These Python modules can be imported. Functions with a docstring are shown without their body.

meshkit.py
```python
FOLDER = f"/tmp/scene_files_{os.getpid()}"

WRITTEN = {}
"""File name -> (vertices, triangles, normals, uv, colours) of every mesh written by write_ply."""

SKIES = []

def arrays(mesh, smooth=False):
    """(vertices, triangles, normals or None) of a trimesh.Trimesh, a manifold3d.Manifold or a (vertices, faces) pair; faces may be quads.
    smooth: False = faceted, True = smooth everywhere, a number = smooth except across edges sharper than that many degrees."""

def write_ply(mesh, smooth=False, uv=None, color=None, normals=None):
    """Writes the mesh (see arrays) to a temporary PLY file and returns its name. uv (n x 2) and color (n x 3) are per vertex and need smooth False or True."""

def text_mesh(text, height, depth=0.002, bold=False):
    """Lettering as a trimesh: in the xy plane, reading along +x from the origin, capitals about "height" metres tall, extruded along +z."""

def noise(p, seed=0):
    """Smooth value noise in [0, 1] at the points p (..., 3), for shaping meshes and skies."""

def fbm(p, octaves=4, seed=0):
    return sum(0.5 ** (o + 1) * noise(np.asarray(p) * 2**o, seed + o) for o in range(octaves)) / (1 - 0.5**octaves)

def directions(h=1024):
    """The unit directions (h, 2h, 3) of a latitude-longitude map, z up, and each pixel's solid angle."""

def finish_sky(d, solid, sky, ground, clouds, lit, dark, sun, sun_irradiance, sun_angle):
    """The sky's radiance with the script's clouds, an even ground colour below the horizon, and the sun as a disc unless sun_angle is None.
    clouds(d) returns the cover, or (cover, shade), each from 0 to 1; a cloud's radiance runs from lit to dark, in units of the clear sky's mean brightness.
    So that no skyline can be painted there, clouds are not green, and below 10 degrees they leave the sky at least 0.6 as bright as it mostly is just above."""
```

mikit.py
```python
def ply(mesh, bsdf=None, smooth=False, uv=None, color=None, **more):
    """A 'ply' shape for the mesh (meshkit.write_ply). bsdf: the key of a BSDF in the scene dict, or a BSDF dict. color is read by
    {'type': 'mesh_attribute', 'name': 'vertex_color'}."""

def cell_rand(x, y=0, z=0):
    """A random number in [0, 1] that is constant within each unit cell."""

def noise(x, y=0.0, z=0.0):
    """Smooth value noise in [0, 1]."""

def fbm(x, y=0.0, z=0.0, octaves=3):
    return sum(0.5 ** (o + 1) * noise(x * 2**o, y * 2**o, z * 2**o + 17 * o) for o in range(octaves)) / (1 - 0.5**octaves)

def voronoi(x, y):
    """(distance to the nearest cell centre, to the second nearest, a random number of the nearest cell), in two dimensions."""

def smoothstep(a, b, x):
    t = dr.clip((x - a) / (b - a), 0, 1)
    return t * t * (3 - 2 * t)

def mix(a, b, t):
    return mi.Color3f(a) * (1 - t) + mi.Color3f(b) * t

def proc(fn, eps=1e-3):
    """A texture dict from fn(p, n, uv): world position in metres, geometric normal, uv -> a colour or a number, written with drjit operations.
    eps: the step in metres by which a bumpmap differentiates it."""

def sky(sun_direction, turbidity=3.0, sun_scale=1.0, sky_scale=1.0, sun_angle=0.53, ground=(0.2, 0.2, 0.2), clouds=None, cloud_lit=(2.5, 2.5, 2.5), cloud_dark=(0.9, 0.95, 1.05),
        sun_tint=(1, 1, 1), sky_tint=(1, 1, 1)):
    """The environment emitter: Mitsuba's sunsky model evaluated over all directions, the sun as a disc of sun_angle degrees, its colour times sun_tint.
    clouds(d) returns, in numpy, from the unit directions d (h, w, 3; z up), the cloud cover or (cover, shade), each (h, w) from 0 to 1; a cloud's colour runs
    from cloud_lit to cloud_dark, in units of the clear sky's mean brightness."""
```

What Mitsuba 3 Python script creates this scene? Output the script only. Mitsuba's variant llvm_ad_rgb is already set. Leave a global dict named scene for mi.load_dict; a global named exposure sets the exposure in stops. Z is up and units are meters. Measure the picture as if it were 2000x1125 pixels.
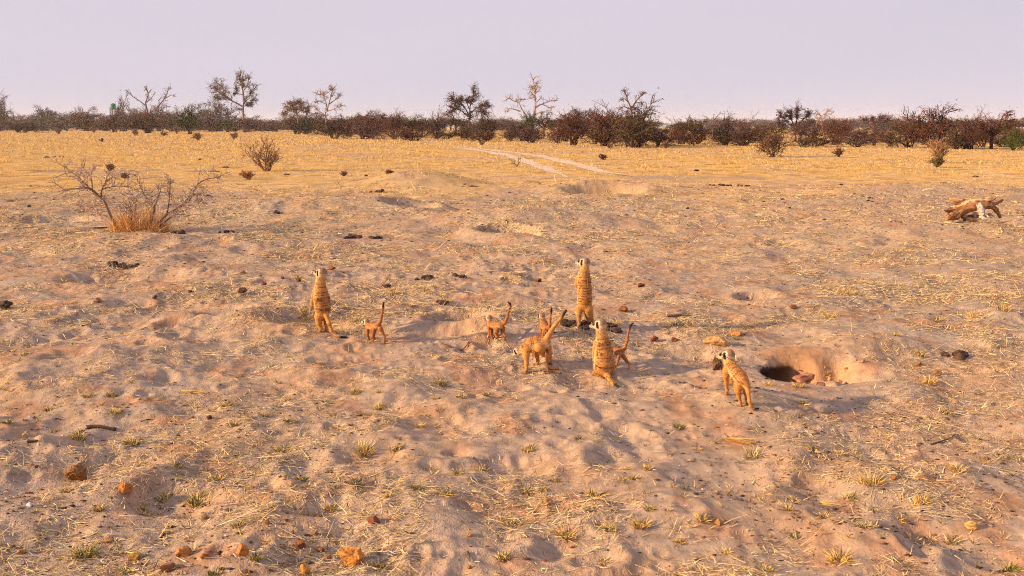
import math, sys
sys.path.insert(0, '/opt/lang')
import numpy as np, trimesh
import drjit as dr
import mitsuba as mi
import mikit, meshkit
from mikit import noise as tnoise, fbm as tfbm, smoothstep as tss, mix as tmix

T = mi.ScalarTransform4f
scene, labels = {}, {}
RNG = np.random.default_rng(7)

# ------------------------------------------------------------------ camera
W, H0 = 2000.0, 1125.0            # photograph size, used only to read positions off it
HFOV = 60.0
F = (W / 2) / math.tan(math.radians(HFOV / 2))
CAM_H, HORIZON = 0.95, 250.0
PITCH = math.atan((H0 / 2 - HORIZON) / F)
CAM = np.array([0.0, 0.0, CAM_H])
FWD = np.array([0, math.cos(PITCH), -math.sin(PITCH)])
UP = np.array([0, math.sin(PITCH), math.cos(PITCH)])
scene['camera'] = {'type': 'perspective', 'fov': HFOV, 'fov_axis': 'x', 'near_clip': 0.05, 'far_clip': 6000.0,
                   'to_world': T().look_at(origin=CAM.tolist(), target=(CAM + FWD).tolist(), up=[0, 0, 1]),
                   'medium': {'type': 'ref', 'id': 'haze_air'}}
# ------------------------------------------------------------------ sky and sun
SUN_EL, SUN_BACK = math.radians(19), math.radians(14)
SUN = [-math.cos(SUN_EL) * math.cos(SUN_BACK), -math.cos(SUN_EL) * math.sin(SUN_BACK), math.sin(SUN_EL)]
def sky_veil(d):                      # an even dust veil with faint soft bands
    h = np.stack([d[..., 0] * 1.3, d[..., 1] * 1.3, d[..., 2] * 5.0], -1) * 1.6
    n = sum(.5 ** (k + 1) * meshkit.noise(h * 2 ** k + 7 * k, 5 + k) for k in range(3)) / .875
    return np.ones(d.shape[:2]), np.clip((n - .35) * 1.6, 0, 1)
scene['sky'] = mikit.sky(SUN, turbidity=4.0, sun_scale=1.25, sky_scale=1.0, sun_angle=2.2,
                         clouds=sky_veil, cloud_lit=(1.47, 1.35, 1.58), cloud_dark=(1.33, 1.28, 1.50), sun_tint=(1.0, 0.93, 0.82),
                         ground=(0.35, 0.25, 0.18))
exposure = 2.6
# ------------------------------------------------------------------ haze
scene['haze_air'] = {'type': 'homogeneous', 'albedo': {'type': 'rgb', 'value': [0.95, 0.95, 0.95]}, 'sigma_t': 0.0002}
scene['haze'] = {'type': 'cube', 'to_world': T().translate([0, 0, 12]).scale([3000, 3000, 14]), 'bsdf': {'type': 'null'},
                 'interior': {'type': 'ref', 'id': 'haze_air'}}
labels['haze'] = {'label': 'thin pale dust haze over the plain', 'kind': 'stuff'}

# ------------------------------------------------------------------ materials
def vattr(): return {'type': 'mesh_attribute', 'name': 'vertex_color'}
scene['mat_matte'] = {'type': 'twosided', 'bsdf': {'type': 'diffuse', 'reflectance': vattr()}}
scene['mat_fur'] = {'type': 'twosided', 'bsdf': {'type': 'principled', 'base_color': vattr(), 'roughness': 0.75, 'specular': 0.25, 'sheen': 0.25, 'sheen_tint': 0.6}}
scene['mat_stone'] = {'type': 'twosided', 'bsdf': {'type': 'principled', 'base_color': vattr(), 'roughness': 0.8, 'specular': 0.3}}
scene['mat_gloss'] = {'type': 'principled', 'base_color': {'type': 'rgb', 'value': [0.012, 0.01, 0.01]}, 'roughness': 0.18}
scene['mat_blade'] = {'type': 'principledthin', 'base_color': vattr(), 'roughness': 0.7, 'diff_trans': 0.6, 'spec_trans': 0.0}

GOLD0, GOLD1 = 10.5, 17.0
BURX, BURY = 1.23, 3.55
def sand_color(p, n, uv):
    x, y = p.x, p.y
    a = tfbm(x * 0.9 + 3, y * 0.9, 0, 4)
    b = tfbm(x * 5 + 11, y * 5, 1, 4)
    c = tfbm(x * 38, y * 38, 2, 3)
    g = tnoise(x * 420, y * 420, 3)
    col = tmix((0.42, 0.308, 0.235), (0.45, 0.29, 0.19), tss(0.42, 0.68, b * 0.6 + a * 0.4))
    col = tmix(col, (0.36, 0.30, 0.255), tss(0.5, 0.7, a) * 0.6)
    col = tmix(col, (0.40, 0.215, 0.13), tss(0.58, 0.74, tfbm(x * 7, y * 7, 9, 3)) * 0.65)
    pit = (x - BURX) * (x - BURX) * 15 + (y - BURY) * (y - BURY) * 26
    col = tmix(col, (0.46, 0.225, 0.10), tss(.80, .20, pit + (b - .5) * 1.8) * .65)      # fresh soil dug out of the burrow
    col = col * (0.57 + 0.62 * c)
    col = tmix(col, (0.20, 0.13, 0.095), tss(0.80, 0.95, g) * 0.5)
    col = tmix(col, (0.60, 0.50, 0.40), tss(0.91, 0.98, tnoise(x * 260 + 7, y * 260, 8)) * 0.6)
    lit = tfbm(x * 1.9 + 31, y * 1.9, 12, 3) * .6 + tfbm(x * 6.5, y * 6.5, 13, 2) * .4           # litter too fine to pick apart
    lit = lit * tss(4.0, 7.0, y)
    warp = tnoise(x * 14, y * 14, 14) * 2.2
    fl = tnoise(x * 75 + warp, y * 210 + warp * 3, 15)
    col = tmix(col, (0.66, 0.50, 0.26), tss(0.60, 0.74, fl) * tss(0.40, 0.60, lit) * .8)
    fd = tnoise(x * 60 + warp + 9, y * 150 - warp * 2, 16)
    col = tmix(col, (0.17, 0.10, 0.065), tss(0.70, 0.82, fd) * tss(0.36, 0.58, lit) * .8)
    # dry grassland beyond the bare sand
    q = tfbm(x * 0.35 + 20, y * 0.35, 4, 4)
    q2 = tfbm(x * 1.7, y * 1.1, 5, 4)
    m = tss(GOLD0, GOLD1, y + tss(3.5, 8.0, -x) * 2.6 + (q - 0.5) * 15 + (q2 - 0.5) * 9)
    gold = tmix((0.56, 0.345, 0.125), (0.52, 0.35, 0.175), tss(0.35, 0.65, q2))
    gold = tmix(gold, (0.46, 0.31, 0.21), tss(0.56, 0.72, q) * 0.8)
    gold = tmix(gold, (0.27, 0.16, 0.08), tss(.58, .75, tfbm(x * 3.1, y * 2.2, 7, 3)) * .6)
    gold = gold * (0.64 + 0.7 * tfbm(x * 6, y * 4, 6, 3))
    return tmix(col, gold, m)
def sand_bump(p, n, uv):
    return 0.004 * tfbm(p.x * 45, p.y * 45, 0, 4) + 0.0012 * tnoise(p.x * 420, p.y * 420, 2)
scene['mat_sand'] = {'type': 'bumpmap', 'arbitrary': {**mikit.proc(sand_bump, eps=1.5e-3)}, 'scale': 1.0,
                     'bsdf': {'type': 'twosided', 'bsdf': {'type': 'diffuse', 'reflectance': mikit.proc(sand_color)}}}
def track_color(p, n, uv):
    c = tfbm(p.x * 2.0, p.y * 1.2, 2, 4)
    return tmix((0.62, 0.49, 0.40), (0.58, 0.43, 0.29), tss(0.35, 0.7, c)) * (0.85 + 0.3 * tfbm(p.x * 9, p.y * 7, 3, 3))
scene['mat_track'] = {'type': 'twosided', 'bsdf': {'type': 'diffuse', 'reflectance': mikit.proc(track_color)}}

# ------------------------------------------------------------------ entries
def unique(name):
    if name not in scene and name not in labels: return name
    i = 1
    while f'{name}_{i:03d}' in scene or f'{name}_{i:03d}' in labels: i += 1
    return f'{name}_{i:03d}'
_n = {}
def numbered(name):
    k = _n.get(name, 0); _n[name] = k + 1
    return name if k == 0 else f'{name}_{k:03d}'
def put(key, mesh, bsdf, color=None, smooth=False):
    v, f = mesh if isinstance(mesh, tuple) else (np.asarray(mesh.vertices), np.asarray(mesh.faces))
    if color is not None:
        color = np.clip(np.broadcast_to(np.asarray(color, float), (len(v), 3)), 0.004, 0.95)
    scene[key] = mikit.ply((v, f), bsdf, smooth=smooth, color=color)
def tag(key, label=None, cat=None, group=None, kind=None):
    d = {}
    if label: d['label'] = label
    if cat: d['category'] = cat
    if group: d['group'] = group
    if kind: d['kind'] = kind
    labels[key] = d

# ------------------------------------------------------------------ reading positions off the photograph
def ray(px, py):
    a, b = (px - W / 2) / F, (H0 / 2 - py) / F
    return FWD + a * np.array([1.0, 0, 0]) + b * UP
def at(px, py, Y):
    d = ray(px, py)
    return CAM + d * (Y / d[1])
def flat(px, py):
    d = ray(px, py)
    return CAM + d * (CAM_H / -d[2])
def nz(x, y, s, seed):
    return meshkit.noise(np.stack([x / s, y / s, np.zeros_like(x)], -1), seed)
def nfbm(x, y, s, seed, o=3):
    return sum(0.5 ** (i + 1) * nz(x, y, s / 2 ** i, seed + i) for i in range(o)) / (1 - 0.5 ** o)
def hsh(i, j, k):
    v = np.sin(i * 127.1 + j * 311.7 + k * 74.7) * 43758.5453
    return v - np.floor(v)
def sst(a, b, x):
    t = np.clip((x - a) / (b - a), 0, 1)
    return t * t * (3 - 2 * t)
def cellpits(x, y, cell, seed, keep=0.7, depth=0.30):
    out = np.zeros_like(x)
    ci, cj = np.floor(x / cell), np.floor(y / cell)
    for a in (-1, 0, 1):
        for b in (-1, 0, 1):
            i, j = ci + a, cj + b
            on = hsh(i, j, seed) < keep
            cx, cy = (i + hsh(i, j, seed + 1)) * cell, (j + hsh(i, j, seed + 2)) * cell
            r = cell * (0.16 + 0.34 * hsh(i, j, seed + 3) ** 1.5)
            e = 0.7 + 0.7 * hsh(i, j, seed + 4)
            d2 = (((x - cx) * e) ** 2 + ((y - cy) / e) ** 2) / r ** 2
            amp = r * depth * (0.4 + hsh(i, j, seed + 5))
            out += on * amp * (-np.exp(-d2 * 1.6) + 0.45 * np.exp(-(np.sqrt(d2) - 1.45) ** 2 * 5))
    return out
# mounds and hollows: pixel on the photograph, radii (m), height (m)
BUMPS = []
for px, py, rx, ry, hh in [(820, 366, 0.95, 0.9, .20), (1150, 372, 1.3, 0.9, .11), (640, 410, 1.3, 0.8, .13), (1010, 432, 1.1, .45, .12),
        (260, 474, .9, .5, .07), (600, 612, .40, .25, .045), (1900, 450, 1.3, .5, .06), (1850, 380, 1.6, .9, .12), (1090, 648, .5, .2, .04),
        (1660, 690, .5, .16, .035), (1445, 800, .35, .2, .03), (480, 640, .35, .2, .04), (1000, 800, .5, .3, .02), (230, 700, .3, .2, .03)]:
    c = flat(px, py); BUMPS.append((c[0], c[1], rx, ry, hh, 1.0))
for px, py, rx, ry, hh in [(900, 633, .14, .11, -.13), (988, 455, .24, .26, -.26), (1045, 457, .34, .22, -.09), (690, 405, .40, .34, -.16), (95, 428, .38, .34, -.11),
        (800, 412, .26, .2, -.09), (1180, 379, .5, .4, -.13), (1480, 578, .10, .10, -.075), (440, 626, .12, .10, -.07), (352, 634, .09, .07, -.045),
        (1050, 538, .11, .10, -.06), (590, 640, .16, .10, -.06), (1600, 578, .08, .07, -.04), (330, 966, .11, .07, -.05), (720, 650, .14, .08, -.03),
        (140, 700, .10, .08, -.05), (880, 655, .16, .07, -.035), (1350, 690, .13, .08, -.04), (1230, 885, .09, .06, -.035), (1400, 925, .14, .06, -.03),
        (870, 880, .08, .06, -.035), (1000, 905, .09, .06, -.03), (1720, 985, .09, .05, -.035), (255, 540, .4, .2, -.07), (1810, 1040, .09, .06, -.04), (640, 985, .1, .05, -.03)]:
    c = flat(px, py); BUMPS.append((c[0], c[1], rx, ry, hh * (.42 if py > 850 else 1), 2.6 if hh < -.11 else 1.6))
BUR = flat(1600, 726); HOLE = flat(1527, 729)
def height(x, y):
    x, y = np.asarray(x, float), np.asarray(y, float)
    r = np.hypot(x, y)
    near = 1 - sst(10, 18, r)
    z = 0.07 * (nfbm(x, y, 4.0, 3, 2) - 0.5) * (1 - sst(40, 90, r))
    lump = nfbm(x, y, 0.55, 11, 2)
    rid = 1 - np.abs(2 * nfbm(x + .3 * y, y, 0.30, 21, 2) - 1)
    z += near * (0.022 * (lump - 0.5) + 0.006 * (rid - 0.75) + 0.047 * (nz(x + .02 * np.sin(y * 9), y, .21, 83) - .5))
    calm = 0.5 + 0.5 * sst(.38, .6, nz(x, y, 1.3, 77))
    calm = calm * (1 - .75 * np.exp(-(((x - BUR[0] + .03) / .40) ** 2 + ((y - BUR[1] + .05) / .36) ** 2) ** 2))
    z += near * calm * (cellpits(x, y, 0.27, 5, .30, .15) + cellpits(x, y, 0.15, 15, .36, .21))
    nn = 1 - sst(5, 9, r)
    z += nn * calm * (cellpits(x, y, 0.085, 31, .45, .24) + 0.010 * (nfbm(x, y, 0.11, 41, 3) - .5) + 0.006 * sst(.45, .65, nz(x, y, .9, 53)) * (nz(x, y, 0.032, 51) - .5))
    keep = 1.0
    for cx, cy, rx, ry, hh, sharp in BUMPS:
        w = np.exp(-((((x - cx) / rx) ** 2 + ((y - cy) / ry) ** 2)) ** sharp)
        z += 1.3 * hh * w
        if hh < 0: z += -0.22 * hh * np.exp(-(np.sqrt(((x - cx) / rx) ** 2 + ((y - cy) / ry) ** 2) - 1.5) ** 2 * 4)
    # the open burrow: a steep-walled pit with a deep tunnel mouth in its left part
    wob = 1 + 0.30 * (nz(x, y, .16, 61) - .5) + .08 * (nz(x, y, .05, 62) - .5)
    e = np.sqrt(((x - BUR[0]) / .232) ** 2 + ((y - BUR[1]) / .175) ** 2) * wob * (1 + .16 * np.sin(5 * np.arctan2(y - BUR[1], x - BUR[0]) + 1.0) * sst(-.1, .05, x - BUR[0]))
    rgh = (nfbm(x, y, .07, 63, 3) - .5) + 2.2 * (nfbm(x, y, .16, 66, 2) - .5)
    z += -0.115 * (1 - sst(0.50, 1.0 + .25 * rgh, e)) * (0.55 + .50 * sst(.12, -.16, x - BUR[0])) + .042 * rgh * (1 - sst(.8, 1.25, e)) * sst(-.2, -.02, x - BUR[0])
    z += 0.020 * np.exp(-(e - 1.35) ** 2 * 8) * sst(-.12, .05, y - BUR[1])
    e2 = np.sqrt(((x - HOLE[0]) / .085) ** 2 + ((y - HOLE[1] + .005) / .10) ** 2) * wob
    z += -0.15 * (1 - sst(0.45, 1.05, e2))
    return z
def ground(px, py, it=14):
    d = ray(px, py); t = CAM_H / -d[2]
    for _ in range(it):
        p = CAM + d * t
        t = t + 0.7 * ((height(p[0:1], p[1:2])[0] - p[2]) / d[2])
    p = CAM + d * t
    p[2] = height(p[0:1], p[1:2])[0]
    return p
def on(x, y):
    return np.array([x, y, float(height(np.array([x]), np.array([y]))[0])])

# ------------------------------------------------------------------ ground: one sheet, finer where it is near
def build_ground():
    r = np.concatenate([[0.02, .2, .5, .8, 1.0, 1.2, 1.35], np.exp(np.arange(math.log(1.45), math.log(17), .0048)), np.exp(np.arange(math.log(17), math.log(4000), .03)), [4000.0]])
    a = np.concatenate([np.linspace(-math.radians(40), math.radians(40), 900), np.linspace(math.radians(42), math.radians(318), 70)])
    R, A = np.meshgrid(r, a, indexing='ij')
    x, y = R * np.sin(A), R * np.cos(A)
    z = np.empty_like(x)
    for i in range(0, len(r), 60): z[i:i + 60] = height(x[i:i + 60], y[i:i + 60])
    # the tunnel runs on under the lip of the hole: its floor and back wall are pushed in below the rim
    ex = np.exp(-(((x - HOLE[0]) / .13) ** 2 + ((y - HOLE[1] - .03) / .15) ** 2) ** 2)
    dig = sst(.018, .06, -z) * ex
    y = y + .26 * dig; x = x - .06 * dig
    nr, na = x.shape
    i, j = np.meshgrid(np.arange(nr - 1), np.arange(na), indexing='ij')
    k = (j + 1) % na
    q = np.stack([i * na + j, i * na + k, (i + 1) * na + k, (i + 1) * na + j], -1).reshape(-1, 4)[:, ::-1]
    f = np.vstack([q[:, [0, 1, 2]], q[:, [0, 2, 3]]])
    put('ground', (np.stack([x, y, z], -1).reshape(-1, 3), f), 'mat_sand', smooth=True)
    tag('ground', 'pinkish brown sand turning into dry golden grassland', kind='structure')
build_ground()

# ------------------------------------------------------------------ mesh helpers
def tube(points, radii, sides=5):
    p = np.asarray(points, float)
    radii = np.broadcast_to(np.asarray(radii, float), (len(p),))
    t = np.gradient(p, axis=0); t /= np.linalg.norm(t, axis=1, keepdims=True) + 1e-12
    ref = np.where(np.abs(t[:, 2:]) < 0.9, [0, 0, 1.0], [1.0, 0, 0])
    a = np.cross(t, ref); a /= np.linalg.norm(a, axis=1, keepdims=True) + 1e-12
    for i in range(1, len(a)):
        if a[i] @ a[i - 1] < 0: a[i] = -a[i]
    b = np.cross(t, a); ang = np.arange(sides) * 2 * np.pi / sides
    v = p[:, None] + radii[:, None, None] * (np.cos(ang)[None, :, None] * a[:, None] + np.sin(ang)[None, :, None] * b[:, None])
    i, j = np.meshgrid(np.arange(len(p) - 1), np.arange(sides), indexing='ij')
    q = np.stack([i * sides + j, i * sides + (j + 1) % sides, (i + 1) * sides + (j + 1) % sides, (i + 1) * sides + j], -1).reshape(-1, 4)
    n = len(p)
    cap = [[0, k + 1, k] for k in range(1, sides - 1)] + [[(n - 1) * sides, (n - 1) * sides + k, (n - 1) * sides + k + 1] for k in range(1, sides - 1)]
    return v.reshape(-1, 3), np.vstack([q[:, [0, 1, 2]], q[:, [0, 2, 3]], np.array(cap)])
def join(parts):
    """(v, f[, c]) pieces -> one."""
    vs, fs, cs, n = [], [], [], 0
    for p in parts:
        vs.append(p[0]); fs.append(np.asarray(p[1]) + n); n += len(p[0])
        if len(p) > 2: cs.append(np.broadcast_to(p[2], (len(p[0]), 3)))
    return np.vstack(vs), np.vstack(fs), (np.vstack(cs) if cs else None)
def ribbons(base, d, length, width, bend, col, segs=2, side=None):
    """many flat tapering blades at once: base (n,3), d (n,3) unit, bend (n,3) added quadratically."""
    n = len(base)
    if side is None:
        side = np.cross(d, RNG.normal(size=(n, 3)))
    side = side / (np.linalg.norm(side, axis=1, keepdims=True) + 1e-9)
    v, c = [], []
    for k in range(segs + 1):
        t = k / segs
        mid = base + d * (length * t)[:, None] + bend * (t * t)
        w = (width * (1 - .8 * t) / 2)[:, None]
        v += [mid - side * w, mid + side * w]
        c += [col, col]
    V = np.stack(v, 1); C = np.stack(c, 1); m = 2 * (segs + 1)
    f = []
    for k in range(segs):
        f += [[2 * k, 2 * k + 1, 2 * k + 3], [2 * k, 2 * k + 3, 2 * k + 2]]
    Fc = (np.arange(n) * m)[:, None, None] + np.array(f)[None]
    return V.reshape(-1, 3), Fc.reshape(-1, 3), C.reshape(-1, 3)

MARKS_FAR = [(4, 'the left edge'), (92, 'the dark umbrella tree'), (221, 'the green water tank'), (290, 'the two limbed dead tree'), (370, 'the dark green bush'), (475, 'the tall tree with the sparse crown'), (580, 'the rounded pale tree'), (640, 'the tall pale bare tree'),
             (725, 'the bare twigs left of centre'), (805, 'the olive umbrella tree'), (915, 'the dark leafless tree'), (1036, 'the tall dead tree'), (1120, 'the red brown bush'), (1240, 'the largest bush'), (1395, 'the small bent dead tree'), (1508, 'the olive bush'), (1555, 'the bushy leafless tree'),
             (1608, 'the pale dead tree'), (1710, 'the flat topped tree'), (1817, 'the tall red brown tree'), (1932, 'the broad dark crowned tree'), (1990, 'the right edge')]
def where_far(px):
    m = min(MARKS_FAR, key=lambda q: abs(q[0] - px)); d = px - m[0]
    return ('at ' if abs(d) < 10 or 'edge' in m[1] else 'just left of ' if d < 0 else 'just right of ') + m[1]
MARKS_NEAR = [(147, 924, 'the largest brown stone'), (198, 839, 'the dark bark'), (357, 1079, 'the flat orange stone'), (684, 1090, 'the biggest orange stone'), (162, 1082, 'the largest green tuft'), (474, 1075, 'the upright orange stone'), (630, 620, 'the leftmost meerkat'), (730, 640, 'the left pup'),
              (968, 640, 'the pup with the hooked tail'), (1045, 690, 'the bending meerkat'), (1180, 700, 'the sitting meerkat'), (1140, 580, 'the tallest meerkat'), (1440, 750, 'the rightmost meerkat'), (1610, 730, 'the open burrow'), (1861, 690, 'the dung ball'), (1401, 667, 'the flat ochre stone'),
              (730, 1015, 'the dark red triangular stone'), (1069, 980, 'the pinkish brown stone'), (1404, 1021, 'the orange brown stone'), (1898, 1027, 'the pale ochre stone'), (1453, 862, 'the orange leaf sheath'), (1628, 989, 'the yellow leaf sheath'), (1843, 860, 'the dark stick'), (915, 1090, 'the short dark stick'), (409, 814, 'the single dark red clod'), (1926, 897, 'the flat brown stone'), (1746, 933, 'the round orange stone')]
def where_near(px, py):
    m = min(MARKS_NEAR, key=lambda q: abs(q[0] - px) + 1.6 * abs(q[1] - py)); dx, dy = px - m[0], py - m[1]
    far = 'far ' if abs(dx) + 1.6 * abs(dy) > 170 else ''
    return far + (('left of ' if dx < 0 else 'right of ') if abs(dx) > 1.4 * abs(dy) else ('beyond ' if dy < 0 else 'in front of ')) + m[2]
# ------------------------------------------------------------------ animals
def surface_nets(val, origin, h):
    s = val < 0
    nx, ny, nz_ = val.shape
    pos = np.zeros((nx - 1, ny - 1, nz_ - 1, 3)); cnt = np.zeros((nx - 1, ny - 1, nz_ - 1))
    def sl(a, o): return a[o[0]:a.shape[0] - 1 + o[0], o[1]:a.shape[1] - 1 + o[1], o[2]:a.shape[2] - 1 + o[2]]
    for ax in range(3):
        others = [k for k in range(3) if k != ax]
        for u in (0, 1):
            for w in (0, 1):
                o0 = [0, 0, 0]; o0[others[0]] = u; o0[others[1]] = w
                o1 = list(o0); o1[ax] = 1
                a, b = sl(val, o0), sl(val, o1)
                cr = (a < 0) != (b < 0)
                t = np.where(cr, a / np.where(cr, a - b, 1), 0)
                p = np.zeros(pos.shape); p[..., others[0]] = u; p[..., others[1]] = w; p[..., ax] = t
                pos += p * cr[..., None]; cnt += cr
    act = cnt > 0
    idx = np.full(act.shape, -1); idx[act] = np.arange(act.sum())
    g = np.argwhere(act)
    v = origin + h * (g + pos[act] / cnt[act][:, None])
    quads = []
    for ax in range(3):
        b, c = (ax + 1) % 3, (ax + 2) % 3
        lo = [slice(None)] * 3; hi = [slice(None)] * 3
        lo[ax] = slice(0, -1); hi[ax] = slice(1, None)
        A, B = s[tuple(lo)], s[tuple(hi)]
        e = np.argwhere(A != B)
        ok = (e[:, b] > 0) & (e[:, c] > 0) & (e[:, b] < val.shape[b] - 1) & (e[:, c] < val.shape[c] - 1)
        e = e[ok]; flip = A[tuple(e.T)]
        def cell(db, dc):
            q = e.copy(); q[:, b] += db; q[:, c] += dc
            return idx[tuple(q.T)]
        q = np.stack([cell(-1, -1), cell(0, -1), cell(0, 0), cell(-1, 0)], 1)
        q[~flip] = q[~flip][:, ::-1]
        quads.append(q)
    q = np.vstack(quads)
    return v, np.vstack([q[:, [0, 1, 2]], q[:, [0, 2, 3]]])

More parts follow.
